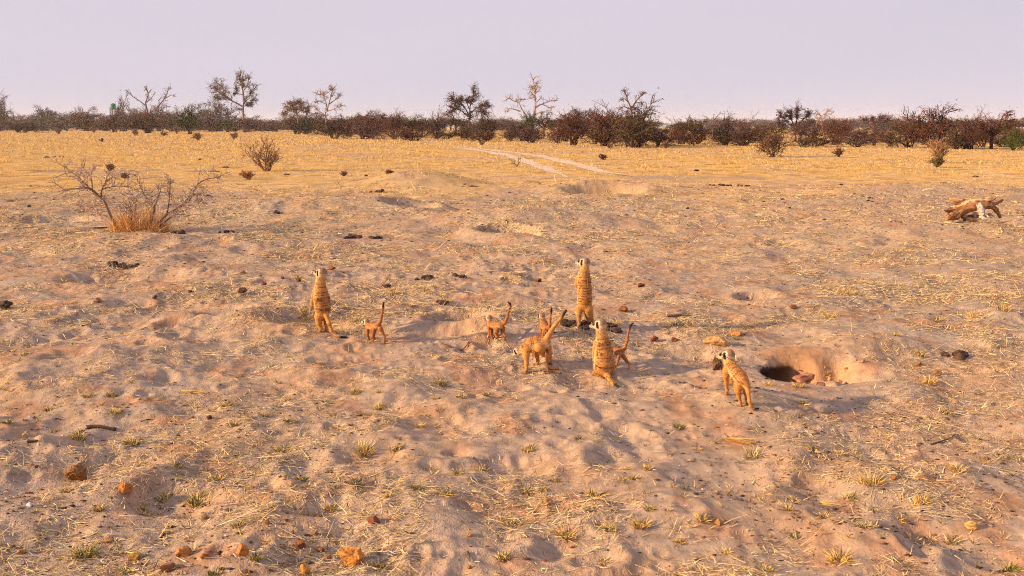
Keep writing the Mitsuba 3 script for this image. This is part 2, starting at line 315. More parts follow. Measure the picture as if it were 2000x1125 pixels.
def unit(v): v = np.asarray(v, float); return v / np.linalg.norm(v)
def meerkat(base, spine, head, tail, legs, arms=(), dorsal=(0, 0, 1), stripes=9, pup=False, label='', dark=1.0, seed=1, group=None, eyes=(1, 1)):
    rng = np.random.default_rng(seed)
    key = numbered('meerkat')
    g = ground(*base); Y0 = g[1]; mpp = Y0 / F / math.cos(PITCH) * 1.0
    prim = []                                    # a, b, ra, rb, tag, s0, s1
    def chain(pts, tagname):
        P = [np.asarray(p[0]) for p in pts]; R = [p[1] for p in pts]
        L = np.concatenate([[0], np.cumsum([np.linalg.norm(P[i + 1] - P[i]) for i in range(len(P) - 1)])]); L /= L[-1]
        for i in range(len(P) - 1): prim.append((P[i], P[i + 1], R[i], R[i + 1], tagname, L[i], L[i + 1]))
    def J(j, k=1.0):
        y, r = Y0 + j[3], j[2] * mpp * k
        for _ in range(60):                      # nothing sinks into the sand
            p = at(j[0], j[1], y)
            if p[2] - r * .85 > float(height(p[0:1], p[1:2])[0]): break
            y -= .006
        return p, r
    chain([J(j, .86 if k < 2 else .885) for k, j in enumerate(spine)], 'spine')
    hx, hy, hR, hdY, hd = head
    C, R = at(hx, hy, Y0 + hdY), hR * mpp * 1.06
    d = unit(hd); left = unit(np.cross([0, 0, 1], d)); upv = np.cross(d, left)
    prim.append((C - .15 * R * d, C + .25 * R * d, .98 * R, .80 * R, 'head', 0, .3))
    prim.append((C + .30 * R * d - .06 * R * upv, C + 1.15 * R * d - .20 * R * upv, .76 * R, .42 * R, 'head', .3, .9))
    prim.append((C + 1.15 * R * d - .20 * R * upv, C + 1.95 * R * d - .24 * R * upv, .42 * R, .22 * R, 'head', .9, 1))
    prim.append((C, J(spine[0])[0], .72 * R, spine[0][2] * mpp * .95, 'neck', 0, 1))
    for sgn in (1, -1):
        e0 = C + sgn * .80 * R * left + .16 * R * d
        prim.append((e0 - .22 * R * upv, e0 + .30 * R * upv, .26 * R, .25 * R, 'ear', 0, 1))
    chain([J(j, .86) for j in tail], 'tail')
    for leg in legs:
        fx, fy = leg[-1][0], leg[-1][1]
        ft = ground(fx, fy)
        n = len(leg); y1 = ft[1] - Y0
        y0 = leg[0][3]
        pts = []
        for i, j in enumerate(leg[:-1]):
            pts.append((at(j[0], j[1], Y0 + y0 + (y1 - y0) * i / (n - 1)), j[2] * mpp * ((1.0, .95, .92, .88, .88) if pup else (.98, .90, .84, .80, .80))[i]))
        r = leg[-1][2] * mpp * .9
        ft = ft + [0, 0, r * .6]
        pts.append((ft, r))
        toe = unit([d[0], d[1], 0]) * r * 2.6
        chain(pts, 'leg')
        prim.append((ft, ft + toe - [0, 0, r * .25], r * 1.0, r * .75, 'paw', 0, 1))
        sd = np.cross([0, 0, 1], unit(toe))
        for k in (-1, 0, 1):                      # toes
            prim.append((ft + toe * .8 + sd * k * r * .6, ft + toe * 1.35 + sd * k * r * .8 - [0, 0, r * .3], r * .42, r * .3, 'paw', 0, 1))
    for arm in arms:
        chain([J(j) for j in arm], 'arm')
    A = np.array([p[0] for p in prim]); B = np.array([p[1] for p in prim]); rA = np.array([p[2] for p in prim]); rB = np.array([p[3] for p in prim])
    h = 0.0024 if not pup else 0.0018
    lo = np.minimum(A - rA[:, None], B - rB[:, None]).min(0) - 4 * h
    hi = np.maximum(A + rA[:, None], B + rB[:, None]).max(0) + 4 * h
    dims = np.ceil((hi - lo) / h).astype(int) + 1
    gx = [lo[k] + h * np.arange(dims[k]) for k in range(3)]
    val = np.full(dims, 1.0)
    kk = 0.0045 if pup else 0.007
    order = range(len(prim))
    for i in order:
        rm = max(rA[i], rB[i]) + 3.5 * kk
        l = np.minimum(A[i], B[i]) - rm; u = np.maximum(A[i], B[i]) + rm
        s = tuple(slice(max(0, int((l[k] - lo[k]) / h)), min(dims[k], int((u[k] - lo[k]) / h) + 2)) for k in range(3))
        X, Y, Z = np.meshgrid(gx[0][s[0]], gx[1][s[1]], gx[2][s[2]], indexing='ij', sparse=True)
        ab = B[i] - A[i]; L2 = ab @ ab + 1e-12
        t = np.clip(((X - A[i][0]) * ab[0] + (Y - A[i][1]) * ab[1] + (Z - A[i][2]) * ab[2]) / L2, 0, 1)
        dd = np.sqrt((X - A[i][0] - t * ab[0]) ** 2 + (Y - A[i][1] - t * ab[1]) ** 2 + (Z - A[i][2] - t * ab[2]) ** 2) - (rA[i] + (rB[i] - rA[i]) * t)
        k_ = kk * (.35 if prim[i][4] in ('ear', 'paw') else 1)
        cur = val[s]
        hh = np.clip(.5 + .5 * (cur - dd) / k_, 0, 1)
        val[s] = np.where(cur >= .9, dd, cur * (1 - hh) + dd * hh - k_ * hh * (1 - hh))
    v, f = surface_nets(val, lo, h)
    m = trimesh.Trimesh(v, f, process=False)
    comps = m.split(only_watertight=False)
    if len(comps) > 1: m = max(comps, key=lambda c: len(c.faces))
    trimesh.smoothing.filter_taubin(m, iterations=4)
    v = np.asarray(m.vertices); nrm = np.asarray(m.vertex_normals)
    # fur markings, from the place on the body
    D = np.empty((len(prim), len(v))); Tt = np.empty_like(D)
    for i in range(len(prim)):
        ab = B[i] - A[i]; t = np.clip(((v - A[i]) @ ab) / (ab @ ab + 1e-12), 0, 1); Tt[i] = t
        D[i] = np.linalg.norm(v - A[i] - t[:, None] * ab, axis=1) - (rA[i] + (rB[i] - rA[i]) * t)
    tags = np.array([p[4] for p in prim])
    who = D.argmin(0); tw = Tt[who, np.arange(len(v))]
    S = np.array([p[5] for p in prim])[who] + tw * np.array([p[6] - p[5] for p in prim])[who]
    tg = tags[who]
    n1 = meshkit.noise(v * 160, seed); n2 = meshkit.noise(v * 420, seed + 3); n3 = meshkit.noise(v * 60, seed + 5)
    tawny = np.array([.49, .275, .105]) if not pup else np.array([.34, .155, .065])
    tawny = tawny * dark
    pale = np.array([.64, .50, .29]) if not pup else np.array([.50, .30, .14])
    dk = np.array([.13, .048, .02]); blk = np.array([.018, .014, .012])
    col = np.tile(tawny, (len(v), 1))
    # spine frame
    sp = tags == 'spine'; Di = D.copy(); Di[~sp] = 9; ws = Di.argmin(0); ts = Tt[ws, np.arange(len(v))]
    Ss = np.array([p[5] for p in prim])[ws] + ts * np.array([p[6] - p[5] for p in prim])[ws]
    ax = (B - A)[ws]; ax /= np.linalg.norm(ax, axis=1, keepdims=True)
    rad = v - (A[ws] + ts[:, None] * (B - A)[ws]); rad -= (rad * ax).sum(1, keepdims=True) * ax; rad /= np.linalg.norm(rad, axis=1, keepdims=True) + 1e-9
    dor = np.asarray(dorsal, float)[None] - (ax @ np.asarray(dorsal, float))[:, None] * ax; dor /= np.linalg.norm(dor, axis=1, keepdims=True)
    ca = (rad * dor).sum(1)
    body = (tg == 'spine') | (tg == 'neck')
    lerp = lambda c0, c1, t: c0 + (np.asarray(c1) - c0) * np.clip(t, 0, 1)[:, None]
    col = lerp(col, pale, sst(.25, -.35, ca) * body)
    if not pup:
        col = lerp(col, tawny * [.92, .66, .5], sst(.2, .9, ca) * body * .7 * sst(.05, .3, Ss) * (.4 + 1.0 * n3))
    else:
        col = lerp(col, tawny * [.9, .75, .7], sst(.3, .9, ca) * body * .5)
    if stripes:
        ph = Ss * stripes + .16 * (n3 - .5) + .14 * (n1 - .5)
        ang = np.arctan2((rad * np.cross(ax, dor)).sum(1), ca)
        dash = meshkit.noise(np.stack([np.floor(ph) * 3.7, ang * 3.2 + np.floor(ph) * 1.7, 0 * ph], 1), seed + 8)
        band = sst(-.1, .6, np.sin(2 * np.pi * ph)) * sst(.30, .54, dash * .6 + n1 * .4)
        band *= sst(.08, .38, ca) * sst(.10, .22, Ss) * (1 - sst(.90, .99, Ss)) * (tg == 'spine')
        col = lerp(col, dk, band * (.92 if not pup else .35))
    hd_ = (tg == 'head') | (tg == 'ear') | ((tg == 'neck') & (tw < .45))
    q = (v - C) / R; qd, ql, qu = q @ d, q @ left, q @ upv
    headc = np.tile(np.array([.27, .165, .105]) if not pup else np.array([.33, .175, .10]), (len(v), 1))
    headc = lerp(headc, [.58, .42, .25], sst(.10, -.25, qu) * .9)
    headc = lerp(headc, [.62, .51, .38], sst(.05, -.25, qu - .12 * qd) * sst(-.1, .35, qd))
    headc = lerp(headc, [.64, .53, .41], sst(.40, .62, np.abs(ql)) * sst(.55, .25, qu) * sst(-.45, -.05, qd) * sst(-.85, -.5, qu) * .95)
    eye = np.sqrt(((qd - .98) * .9) ** 2 + (np.abs(ql) - .45) ** 2 + ((qu - .18) * 1.15) ** 2)
    headc = lerp(headc, blk, sst(.44, .30, eye))
    headc = lerp(headc, [.27, .15, .09], sst(1.15, 1.5, qd) * sst(-.45, -.1, qu) * .85)
    headc = lerp(headc, blk, sst(1.92, 2.05, qd))
    col[hd_] = lerp(col, headc, np.where(tg == 'neck', 1 - sst(.15, .45, tw), 1.0))[hd_]
    col[tg == 'ear'] = blk * 1.2
    near_ear = D[tags == 'ear'].min(0)
    col = lerp(col, [.62, .51, .39], sst(.42 * R, .16 * R, near_ear) * sst(-.55, -.2, qd) * (tg == 'head'))
    col = lerp(col, blk * 1.2, sst(.05 * R, -.02 * R, near_ear))
    tt = tg == 'tail'
    col = np.where(tt[:, None], lerp(np.tile(tawny * [.95, .78, .62], (len(v), 1)), blk * 1.3, sst(.70, .86, S + .10 * (n1 - .5))), col)
    ll = (tg == 'leg') | (tg == 'arm')
    col = np.where(ll[:, None], lerp(np.tile(tawny * [1, .84, .68], (len(v), 1)), [.16, .085, .05], sst(.78, 1.0, S) * (.8 if pup else .55)), col)
    col = np.where((tg == 'paw')[:, None], np.array([.22, .13, .085]), col)
    col = col * (.62 + .44 * n2 + .32 * n1)[:, None]
    col = lerp(col, col * [.62, .60, .62], sst(.5, .8, n1 * .6 + n3 * .4) * (tg != 'tail') * .6)
    put(key, (v, np.asarray(m.faces)), 'mat_fur', col, smooth=True)
    tag(key, label, 'meerkat', group)
    # eyes and nose
    eb = trimesh.creation.icosphere(2, .13 * R)
    for sgn in (1, -1):
        k = key + ('__eye' if sgn == 1 else '__eye_001')
        put(k, (eb.vertices + C + R * (1.02 * d + sgn * .46 * left + .18 * upv), eb.faces), 'mat_gloss', smooth=True)
    no = trimesh.creation.icosphere(2, .15 * R)
    put(key + '__nose', (no.vertices * [1, 1, .8] + C + R * (2.13 * d - .20 * upv), no.faces), 'mat_gloss', smooth=True)
    # coat: short hairs lying back along the body
    N = 9000 if not pup else 3800
    fi = rng.choice(len(m.faces), N, p=m.area_faces / m.area_faces.sum())
    bc = rng.dirichlet([1, 1, 1], N); tri = np.asarray(m.faces)[fi]
    P = (v[tri] * bc[..., None]).sum(1); Nn = nrm[tri[:, 0]]; c = (col[tri] * bc[..., None]).sum(1)
    ok = ~np.isin(tg[tri[:, 0]], ['paw', 'ear']); P, Nn, c = P[ok], Nn[ok], c[ok]
    flow = ax[tri[:, 0]][ok]; flow = flow - (flow * Nn).sum(1, keepdims=True) * Nn
    hd2 = Nn * .55 + flow * .8 + rng.normal(size=Nn.shape) * .25; hd2 /= np.linalg.norm(hd2, axis=1, keepdims=True)
    ln = rng.uniform(.005, .0115, len(P)) * (.75 if pup else 1) * np.where(np.isin(tg[tri[:, 0]][ok], ['leg', 'arm', 'head']), .5, np.where(tg[tri[:, 0]][ok] == 'tail', .4, 1))
    fv, ff, fc = ribbons(P - Nn * .001, hd2, ln, np.full(len(P), .0008), np.zeros_like(P), c * rng.uniform(.55, 1.40, (len(P), 1)), segs=1)
    put(key + '__coat', (fv, ff), 'mat_fur', fc)
    labels[key + '__coat'] = {'kind': 'stuff'}
    return key

meerkat((630, 650), [(626, 544, 8.5, 0), (626, 555, 11, -.002), (626.5, 568, 14, -.004), (628.4, 584, 17, -.004), (630, 598, 17, -.002), (629.5, 612, 14, .0)],
        (628, 533, 10.0, .004, (-.86, .51, .02)),
        [(636, 613, 5.5, -.02), (643, 632, 4.6, -.045), (647.5, 646, 4, -.05), (656, 655, 3, -.055), (666, 658, 2.2, -.055), (678, 658, 1.5, -.05)],
        [[(622.5, 619, 8.8, -.005), (623.5, 630, 7, 0), (627, 642, 4.2, 0), (625.5, 649, 3, 0)],
         [(637, 620, 7, .02), (637.5, 634, 4.6, 0), (638, 643, 3.4, 0), (637, 648, 3, 0)]],
        arms=[[(617.5, 564, 5.5, .0), (613, 576, 4.4, .012), (610, 588, 3.2, .025), (609.5, 598, 2.6, .035), (612, 602, 2.2, .04)],
              [(632, 566, 5, .035), (628, 580, 4, .06), (622, 592, 3, .07)]],
        dorsal=(.45, -.89, 0), stripes=14, label='leftmost adult meerkat standing upright with its tail trailing on the sand', seed=11)
meerkat((730, 668), [(718, 634, 5, .05), (720.5, 637.5, 7.4, .04), (728, 637, 8.4, .01), (737, 637, 7.4, -.02)],
        (715, 628.5, 6.3, .06, (-.8, .6, .05)),
        [(739, 634, 5, -.025), (743, 628, 3.8, -.03), (745, 619, 3, -.03), (747.2, 604, 2.5, -.03), (749.4, 591.5, 2.3, -.03)],
        [[(718.5, 642, 4.4, .03), (718, 653, 2.7, 0), (720, 660, 2.1, 0), (720.5, 664, 2, 0)],
         [(726, 641, 4, .05), (727, 650, 2.5, 0), (727, 658, 2, 0), (728, 661, 1.9, 0)],
         [(731, 643, 5.4, -.02), (729, 655, 3.4, 0), (731.5, 661, 2.5, 0), (728, 667, 2.2, 0)],
         [(743, 642, 5, -.03), (747.5, 651, 3.1, 0), (751.3, 657, 2.3, 0), (750.6, 671, 2, 0)]],
        stripes=8, pup=True, label='rust brown meerkat pup with a straight raised tail, beside the leftmost standing adult', seed=12)
meerkat((968, 664), [(955.5, 627.5, 5, .03), (957.5, 634, 7.3, .02), (966.5, 635, 8, .0), (977, 635, 7.8, -.02)],
        (955, 621, 6.4, .035, (-.55, .83, .0)),
        [(982, 633, 5, -.025), (986.5, 630, 4, -.03), (990.8, 619.5, 3, -.03), (993, 609, 2.3, -.03), (997.4, 599.5, 2.2, -.03), (996.3, 593.5, 2.1, -.03), (992.6, 590, 2, -.03)],
        [[(956, 639, 4.6, .01), (956.6, 651, 2.5, 0), (953.8, 661, 1.9, 0)],
         [(960.5, 640, 4, .03), (960.8, 653, 2.2, 0), (962.3, 662, 1.8, 0)],
         [(971.5, 641, 5.4, -.02), (970, 651.5, 3.4, 0), (973, 656, 2.5, 0), (970, 660.5, 2, 0)],
         [(981.5, 641, 5.4, .0), (982.4, 650, 3.4, 0), (987, 657, 2.3, 0), (984.8, 665.5, 1.9, 0)]],
        stripes=8, pup=True, label='rust brown meerkat pup with a hooked tail tip, in front of a shaded hollow', seed=13)
meerkat((1066, 661), [(1059.5, 624, 5, .03), (1061.5, 630, 7.8, .02), (1064.5, 637, 8.8, .0), (1068, 643, 8.2, -.02)],
        (1057.5, 617, 6.4, .035, (-.55, .83, .0)),
        [(1072, 641, 4.4, -.03), (1074, 634, 3.4, -.035), (1074.7, 622, 2.6, -.035), (1076, 611, 2.3, -.035), (1077.2, 602, 2.2, -.035)],
        [[(1058, 638, 4.2, .01), (1057.5, 648, 2.6, 0), (1058, 655.5, 2, 0)],
         [(1064, 640, 4, .03), (1064, 650, 2.4, 0), (1064, 656, 2, 0)],
         [(1063, 648, 5, -.02), (1061, 655, 3.2, 0), (1061, 662, 2.2, 0)],
         [(1072, 647, 5, -.01), (1073, 655, 3, 0), (1074, 662, 2, 0)]],
        stripes=8, pup=True, label='rust brown meerkat pup half hidden behind the adult that bends down', seed=14)
meerkat((1050, 722), [(1018.5, 684.5, 8.2, .02), (1027.5, 680.5, 11, .01), (1036, 671.5, 13, .01), (1047.5, 669.5, 14.5, .01), (1059, 670, 13, .005), (1066, 670, 10, 0)],
        (1012, 685.5, 8.8, .025, (-.74, .48, -.47)),
        [(1067, 664, 8, 0), (1071, 656, 6.4, .0), (1077, 645.5, 5.1, .005), (1086, 632.7, 4.2, .01), (1096.5, 620.5, 3.4, .01), (1105.5, 606.5, 2.7, .01)],
        [[(1027.5, 686, 9, .0), (1027.5, 696, 6.6, 0), (1028.5, 711, 4.8, 0), (1028, 723, 3.8, 0), (1026.5, 729.5, 3.6, 0)],
         [(1042, 684, 7, .035), (1049, 695, 4.6, 0), (1050.5, 705, 3.6, 0), (1049.5, 713, 3.2, 0)],
         [(1053, 680, 10.5, -.015), (1061, 690.5, 7, 0), (1069.5, 697, 4.2, 0), (1070.5, 706, 3.3, 0), (1068, 712.5, 3, 0)],
         [(1069, 675, 8, .01), (1073.5, 689, 5, 0), (1075.5, 702, 3.4, 0), (1076.5, 712, 3, 0)]],
        dorsal=(0, -.25, .95), stripes=15, label='adult meerkat bending its head to the ground, tail slanting up', seed=15)
meerkat((1139, 637), [(1141.7, 524, 8.6, 0), (1141, 535, 12.3, -.002), (1141, 550, 14, -.003), (1141.7, 566.5, 14.8, -.003), (1142, 583, 15.3, -.002), (1141.5, 595, 14.8, 0)],
        (1141.5, 512.5, 9.6, .004, (-.86, .51, .05)),
        [(1150, 599, 5, -.01), (1155, 612, 4, .0), (1157, 626, 3.4, .02), (1164, 636, 2.8, .05), (1172, 639, 2.2, .08)],
        [[(1132, 602, 8.5, -.005), (1130.5, 613, 6.2, 0), (1130.5, 624, 4, 0), (1131.5, 632, 3, 0), (1130.5, 637, 2.8, 0)],
         [(1149, 603, 9.8, -.01), (1149.5, 615, 7.6, 0), (1149, 626, 5, 0), (1148, 634, 3.4, 0)]],
        arms=[[(1129.5, 543, 5.5, .01), (1127, 554, 4.4, .025), (1128, 564, 3.2, .05), (1132, 570, 2.6, .06)],
              [(1150, 545, 5, .03), (1146, 558, 4, .055), (1140, 568, 3, .065)]],
        dorsal=(.12, -.99, 0), stripes=14, label='tallest adult meerkat standing upright in front of dark dung', seed=16)
meerkat((1180, 737), [(1174, 647, 9.6, 0), (1175.5, 658, 12.2, 0), (1177.5, 673, 16, 0), (1179.5, 690, 19.3, 0), (1180, 706, 21.5, 0), (1179, 717, 20.5, 0), (1178, 724, 15, 0)],
        (1172.5, 633.5, 11.0, .004, (-.88, .46, -.14)),
        [(1182, 726, 9, -.015), (1188, 737, 6, -.04), (1196.5, 748, 4.6, -.06), (1207, 755, 2.2, -.075)],
        [[(1168, 715, 10, .02), (1165, 724, 6, 0), (1162, 727, 4.2, 0), (1160, 728, 3.6, 0)],
         [(1192, 716, 10, .02), (1194, 724, 6, 0), (1193, 728, 4.2, 0), (1191, 729, 3.6, 0)],
         [(1167, 722, 7, -.01), (1167.5, 729, 5, 0), (1167.5, 734, 4, 0)]],
        arms=[[(1165, 670, 7, .005), (1162.5, 684, 5, .015), (1161, 697, 3.8, .03), (1160, 706, 3, .04)],
              [(1188, 672, 6, .035), (1184, 686, 4.6, .07), (1178, 698, 3.4, .08)]],
        dorsal=(.30, -.95, 0), stripes=13, label='adult meerkat sitting upright on its haunches seen from behind', seed=17)
meerkat((1212, 719), [(1190, 680, 5.4, .05), (1194, 684, 8, .045), (1203, 686, 8.8, .02), (1212, 687, 7.6, -.005)],
        (1187, 675, 6.5, .06, (-.8, .6, .05)),
        [(1215, 685, 5, -.01), (1220, 681, 3.8, -.01), (1225, 665, 3, -.01), (1227, 648.6, 2.5, -.01), (1231.5, 636, 2.3, -.01), (1236.5, 631.3, 1.9, -.01)],
        [[(1195, 691, 4.2, .04), (1194, 702, 2.6, 0), (1193, 713, 2, 0)],
         [(1199, 691, 4, .06), (1200, 700, 2.4, 0), (1199, 711, 2, 0)],
         [(1209, 693, 5, -.01), (1207.5, 702, 2.8, 0), (1204.5, 712, 2, 0), (1200.5, 719, 1.9, 0)],
         [(1215, 692, 5.2, .0), (1223, 704, 3.2, 0), (1229, 710, 2.3, 0), (1228, 721.5, 1.9, 0)]],
        stripes=8, pup=True, label='rust brown meerkat pup partly hidden behind the sitting adult', seed=18)
meerkat((1443, 784), [(1424, 704.5, 9.4, .045), (1427, 714.5, 12.2, .035), (1437, 726.5, 13, .01), (1446, 737, 13.8, -.02), (1450.5, 746, 13.4, -.045)],
        (1421.5, 693.5, 12.0, .055, (-.80, .58, -.12)),
        [(1457, 750, 6, -.06), (1461.5, 766, 4.4, -.075), (1463.5, 783, 3.6, -.08), (1466, 793.5, 3, -.08), (1472.5, 798.5, 2.7, -.08), (1481, 798, 2.3, -.07)],
        [[(1419.5, 724, 8.5, .03), (1418, 735, 6, 0), (1418.7, 748, 4.6, 0), (1420, 762, 3.8, 0), (1419.5, 771, 3.6, 0)],
         [(1430, 727, 6, .05), (1430, 738, 4.4, 0), (1429, 746, 3.6, 0), (1428.5, 750, 3.4, 0)],
         [(1442, 753, 9.4, -.05), (1441, 763, 6.8, 0), (1443, 774, 4.2, 0), (1446, 786, 2.8, 0), (1447.5, 794, 2.8, 0)],
         [(1457, 753, 9, -.05), (1458.7, 766, 7, 0), (1459.5, 779, 5, 0), (1459, 789, 3.6, 0)]],
        dorsal=(.12, -.45, .88), stripes=13, label='rightmost adult meerkat on all fours beside the open burrow', seed=19)

# ------------------------------------------------------------------ stones and clods
_ico = {k: trimesh.creation.icosphere(k) for k in (2, 3, 4)}
def rock_mesh(rng, sx, sy, sz, sub=3, rough=.16, cuts=10):
    v = np.array(_ico[sub].vertices)
    for _ in range(cuts):
        n = unit(rng.normal(size=3)); dd = rng.uniform(.45, .85)
        ex = np.maximum(v @ n - dd, 0); v = v - ex[:, None] * n * .92
    o = rng.uniform(0, 99, 3); nn = np.asarray(_ico[sub].vertices)
    v = v + nn * (rough * (meshkit.noise(nn * 2.2 + o, 1) - .5) + rough * .6 * (meshkit.noise(nn * 6 + o, 2) - .5) + rough * .35 * (meshkit.noise(nn * 14 + o, 3) - .5))[:, None]
    a = rng.uniform(0, 6.28); c, s = math.cos(a), math.sin(a)
    v = v @ np.array([[c, -s, 0], [s, c, 0], [0, 0, 1]]).T
    e = np.abs(v).max(0); v = v / e * [sx, sy, sz]
    return v, np.asarray(_ico[sub].faces)
OCHRE, ORANGE, RUST, DUNG, REDB, PALE, BROWN = (.33, .155, .048), (.36, .155, .048), (.23, .082, .034), (.055, .035, .028), (.20, .06, .035), (.55, .36, .12), (.24, .13, .06)
def stone(px, py, w, h, col, name='stone', label='', cat='stone', group=None, sub=3, seed=0, rough=.16, flatness=None, Y=None):
    """py is the middle of the stone in the photograph; it stands on the ground under its lower edge."""
    rng = np.random.default_rng(1000 + seed + int(px * 7 + py * 13))
    p = ground(px, py + h * .42) if Y is None else on(at(px, py, Y)[0], Y)
    mpp = p[1] / F
    sx, sz = w / 2 * mpp, h / 2 * mpp * 1.05
    sy = .8 * sx if flatness is None else flatness * sx
    v, f = rock_mesh(rng, sx, sy, sz, sub, rough)
    c = p + [0, sy * .5, sz * .68]
    o = rng.uniform(0, 9, 3)
    k = 1.0 / sx
    n1 = meshkit.noise(v * k * 2.5 + o, 4); n2 = meshkit.noise(v * k * 9 + o, 5)
    base = np.array(col)
    cc = base[None] * (.50 + .95 * n2[:, None])
    cc = cc + (base * [.55, .42, .40] - cc) * sst(.5, .75, n1)[:, None] * .75
    key = numbered(name)
    put(key, (v + c, f), 'mat_stone', cc, smooth=False if sub < 3 else True)
    tag(key, label, cat, group)
S = stone
S(147, 924, 48, 42, (.24, .115, .042), label='largest rough brown stone at the left, standing alone on the sand', sub=4, rough=.3)
S(243, 952, 28, 26, (.42, .16, .04), label='orange red stone to the right of the largest brown stone', sub=4, rough=.25)
S(41, 1076, 20, 14, OCHRE, label='small ochre stone near the bottom left corner', seed=1)
S(210, 1057, 22, 12, (.34, .16, .07), label='small flat brown stone right of the large green tuft', seed=2)
S(263, 1089, 33, 18, (.34, .2, .05), label='dull ochre wedge stone at bottom left, beside the large green tuft', seed=3)
S(322, 1110, 40, 20, (.22, .10, .05), label='dark red brown stone lying at the bottom edge, left part', seed=4)
S(357, 1079, 38, 21, ORANGE, label='flat orange stone lying between two smaller orange stones', seed=5)
S(400, 1085, 25, 16, ORANGE, label='smaller orange stone just right of the flat orange stone', seed=6)
S(474, 1075, 30, 32, (.42, .175, .04), label='upright orange stone with a green tuft beside it', sub=4, seed=7)
S(594, 1112, 27, 25, (.50, .215, .045), label='bright orange stone at the bottom edge, left of the biggest orange one', seed=8)
S(684, 1090, 60, 36, (.48, .205, .045), label='biggest orange stone, low and wide, at the bottom left of centre', sub=4, seed=9, rough=.28)
S(587, 1063, 25, 17, RUST, label='rust brown stone above the bright orange stone', seed=10)
for i, (px, py, w, h) in enumerate([(616, 1041, 14, 10), (626, 1073, 20, 14), (399, 1010, 14, 12), (522, 1020, 14, 12), (640, 1088, 16, 12), (655, 1060, 12, 8), (570, 1040, 12, 9)]):
    S(px, py, w, h, RUST if i % 2 else BROWN, label='small brown stone among the orange stones, ' + where_near(px, py), group='small stones near the orange stones', seed=20 + i)
S(730, 1015, 28, 16, REDB, label='dark red triangular stone in the foreground, left of centre', seed=30)
S(1069, 980, 22, 14, (.36, .17, .09), label='smooth pinkish brown stone among straw in the middle foreground', seed=31)
S(917, 1045, 12, 9, ORANGE, label='tiny orange stone at middle foreground beside straw', seed=32, group='tiny orange stones in the foreground')
S(915, 1108, 12, 10, ORANGE, label='tiny orange stone at middle foreground beside straw', seed=33, group='tiny orange stones in the foreground')
S(1404, 1021, 20, 13, (.36, .16, .05), label='small orange brown stone beside a green tuft at lower right', seed=34)
S(1898, 1027, 24, 20, PALE, label='pale ochre stone at the lower right', seed=35)
S(1746, 933, 13, 12, ORANGE, label='small round orange stone beside a heap of straw at right', seed=36)
S(1926, 897, 22, 10, BROWN, label='flat brown stone close to the right edge', seed=37)
S(1401, 667, 54, 20, (.42, .24, .10), label='flat ochre stone lying beyond the rightmost meerkat', sub=4, seed=38)
S(1440, 650, 28, 14, (.40, .2, .07), label='blocky brown stone just behind the flat ochre stone', seed=39)
S(1318, 663, 15, 10, REDB, label='small dark red stone left of the flat ochre stone', seed=40)
S(1794, 710, 17, 13, BROWN, label='small brown stone right of the open burrow', seed=41)
S(1833, 728, 19, 14, BROWN, label='small brown stone below the round dung ball', seed=42)
S(1573, 740, 48, 22, (.36, .17, .11), label='reddish stone lying in the open burrow, left one', sub=4, seed=43, Y=BUR[1] - .155)
S(1604, 741, 19, 17, (.36, .16, .09), label='small reddish stone in the middle of the open burrow', seed=44, Y=BUR[1] - .15)
S(1636, 739, 28, 17, BROWN, label='brown stone lying in the open burrow, right one', seed=45, Y=BUR[1] - .11)
S(1404, 711, 24, 30, (.12, .06, .03), name='clod', label='dark brown clod standing at the muzzle of the rightmost meerkat', cat='clod', seed=46, rough=.3, sub=4)
S(1217, 604, 20, 14, RUST, label='rust red block of stone behind the sitting meerkat', seed=47)
S(1277, 664, 20, 12, REDB, label='dark red stone right of the sitting meerkat', seed=48)
S(648, 524, 15, 9, RUST, label='rust stone behind the head of the leftmost standing meerkat', seed=49)
S(470, 569, 22, 11, (.10, .045, .03), name='clod', label='dark red clod in the sand left of the leftmost standing meerkat', cat='clod', seed=50)
S(189, 587, 19, 12, BROWN, name='clod', label='brown clod among straw at the left', cat='clod', seed=51)
S(8, 594, 34, 22, DUNG, name='clod', label='dark clod cut by the left edge', cat='clod', seed=52, rough=.35)
S(409, 814, 14, 11, (.09, .04, .03), name='clod', label='single dark red clod on bare sand left of centre', cat='clod', seed=53)
S(57, 986, 15, 10, (.6, .58, .56), label='small white stone chip at the left', seed=54)
S(1549, 599, 18, 8, RUST, label='thin rust stone between the burrow and the tallest meerkat', seed=55)
for i, (px, py, w, h) in enumerate([(474, 533, 11, 7), (508, 540, 9, 7), (552, 542, 9, 7), (515, 556, 12, 9), (583, 548, 12, 8), (302, 580, 11, 9), (370, 569, 10, 6), (1252, 557, 16, 9), (1052, 551, 13, 8)]):
    S(px, py, w, h, (.13, .055, .035), name='clod', label='small dark clod beyond the meerkats, ' + where_near(px, py), cat='clod', group='small dark clods beyond the meerkats', seed=60 + i)

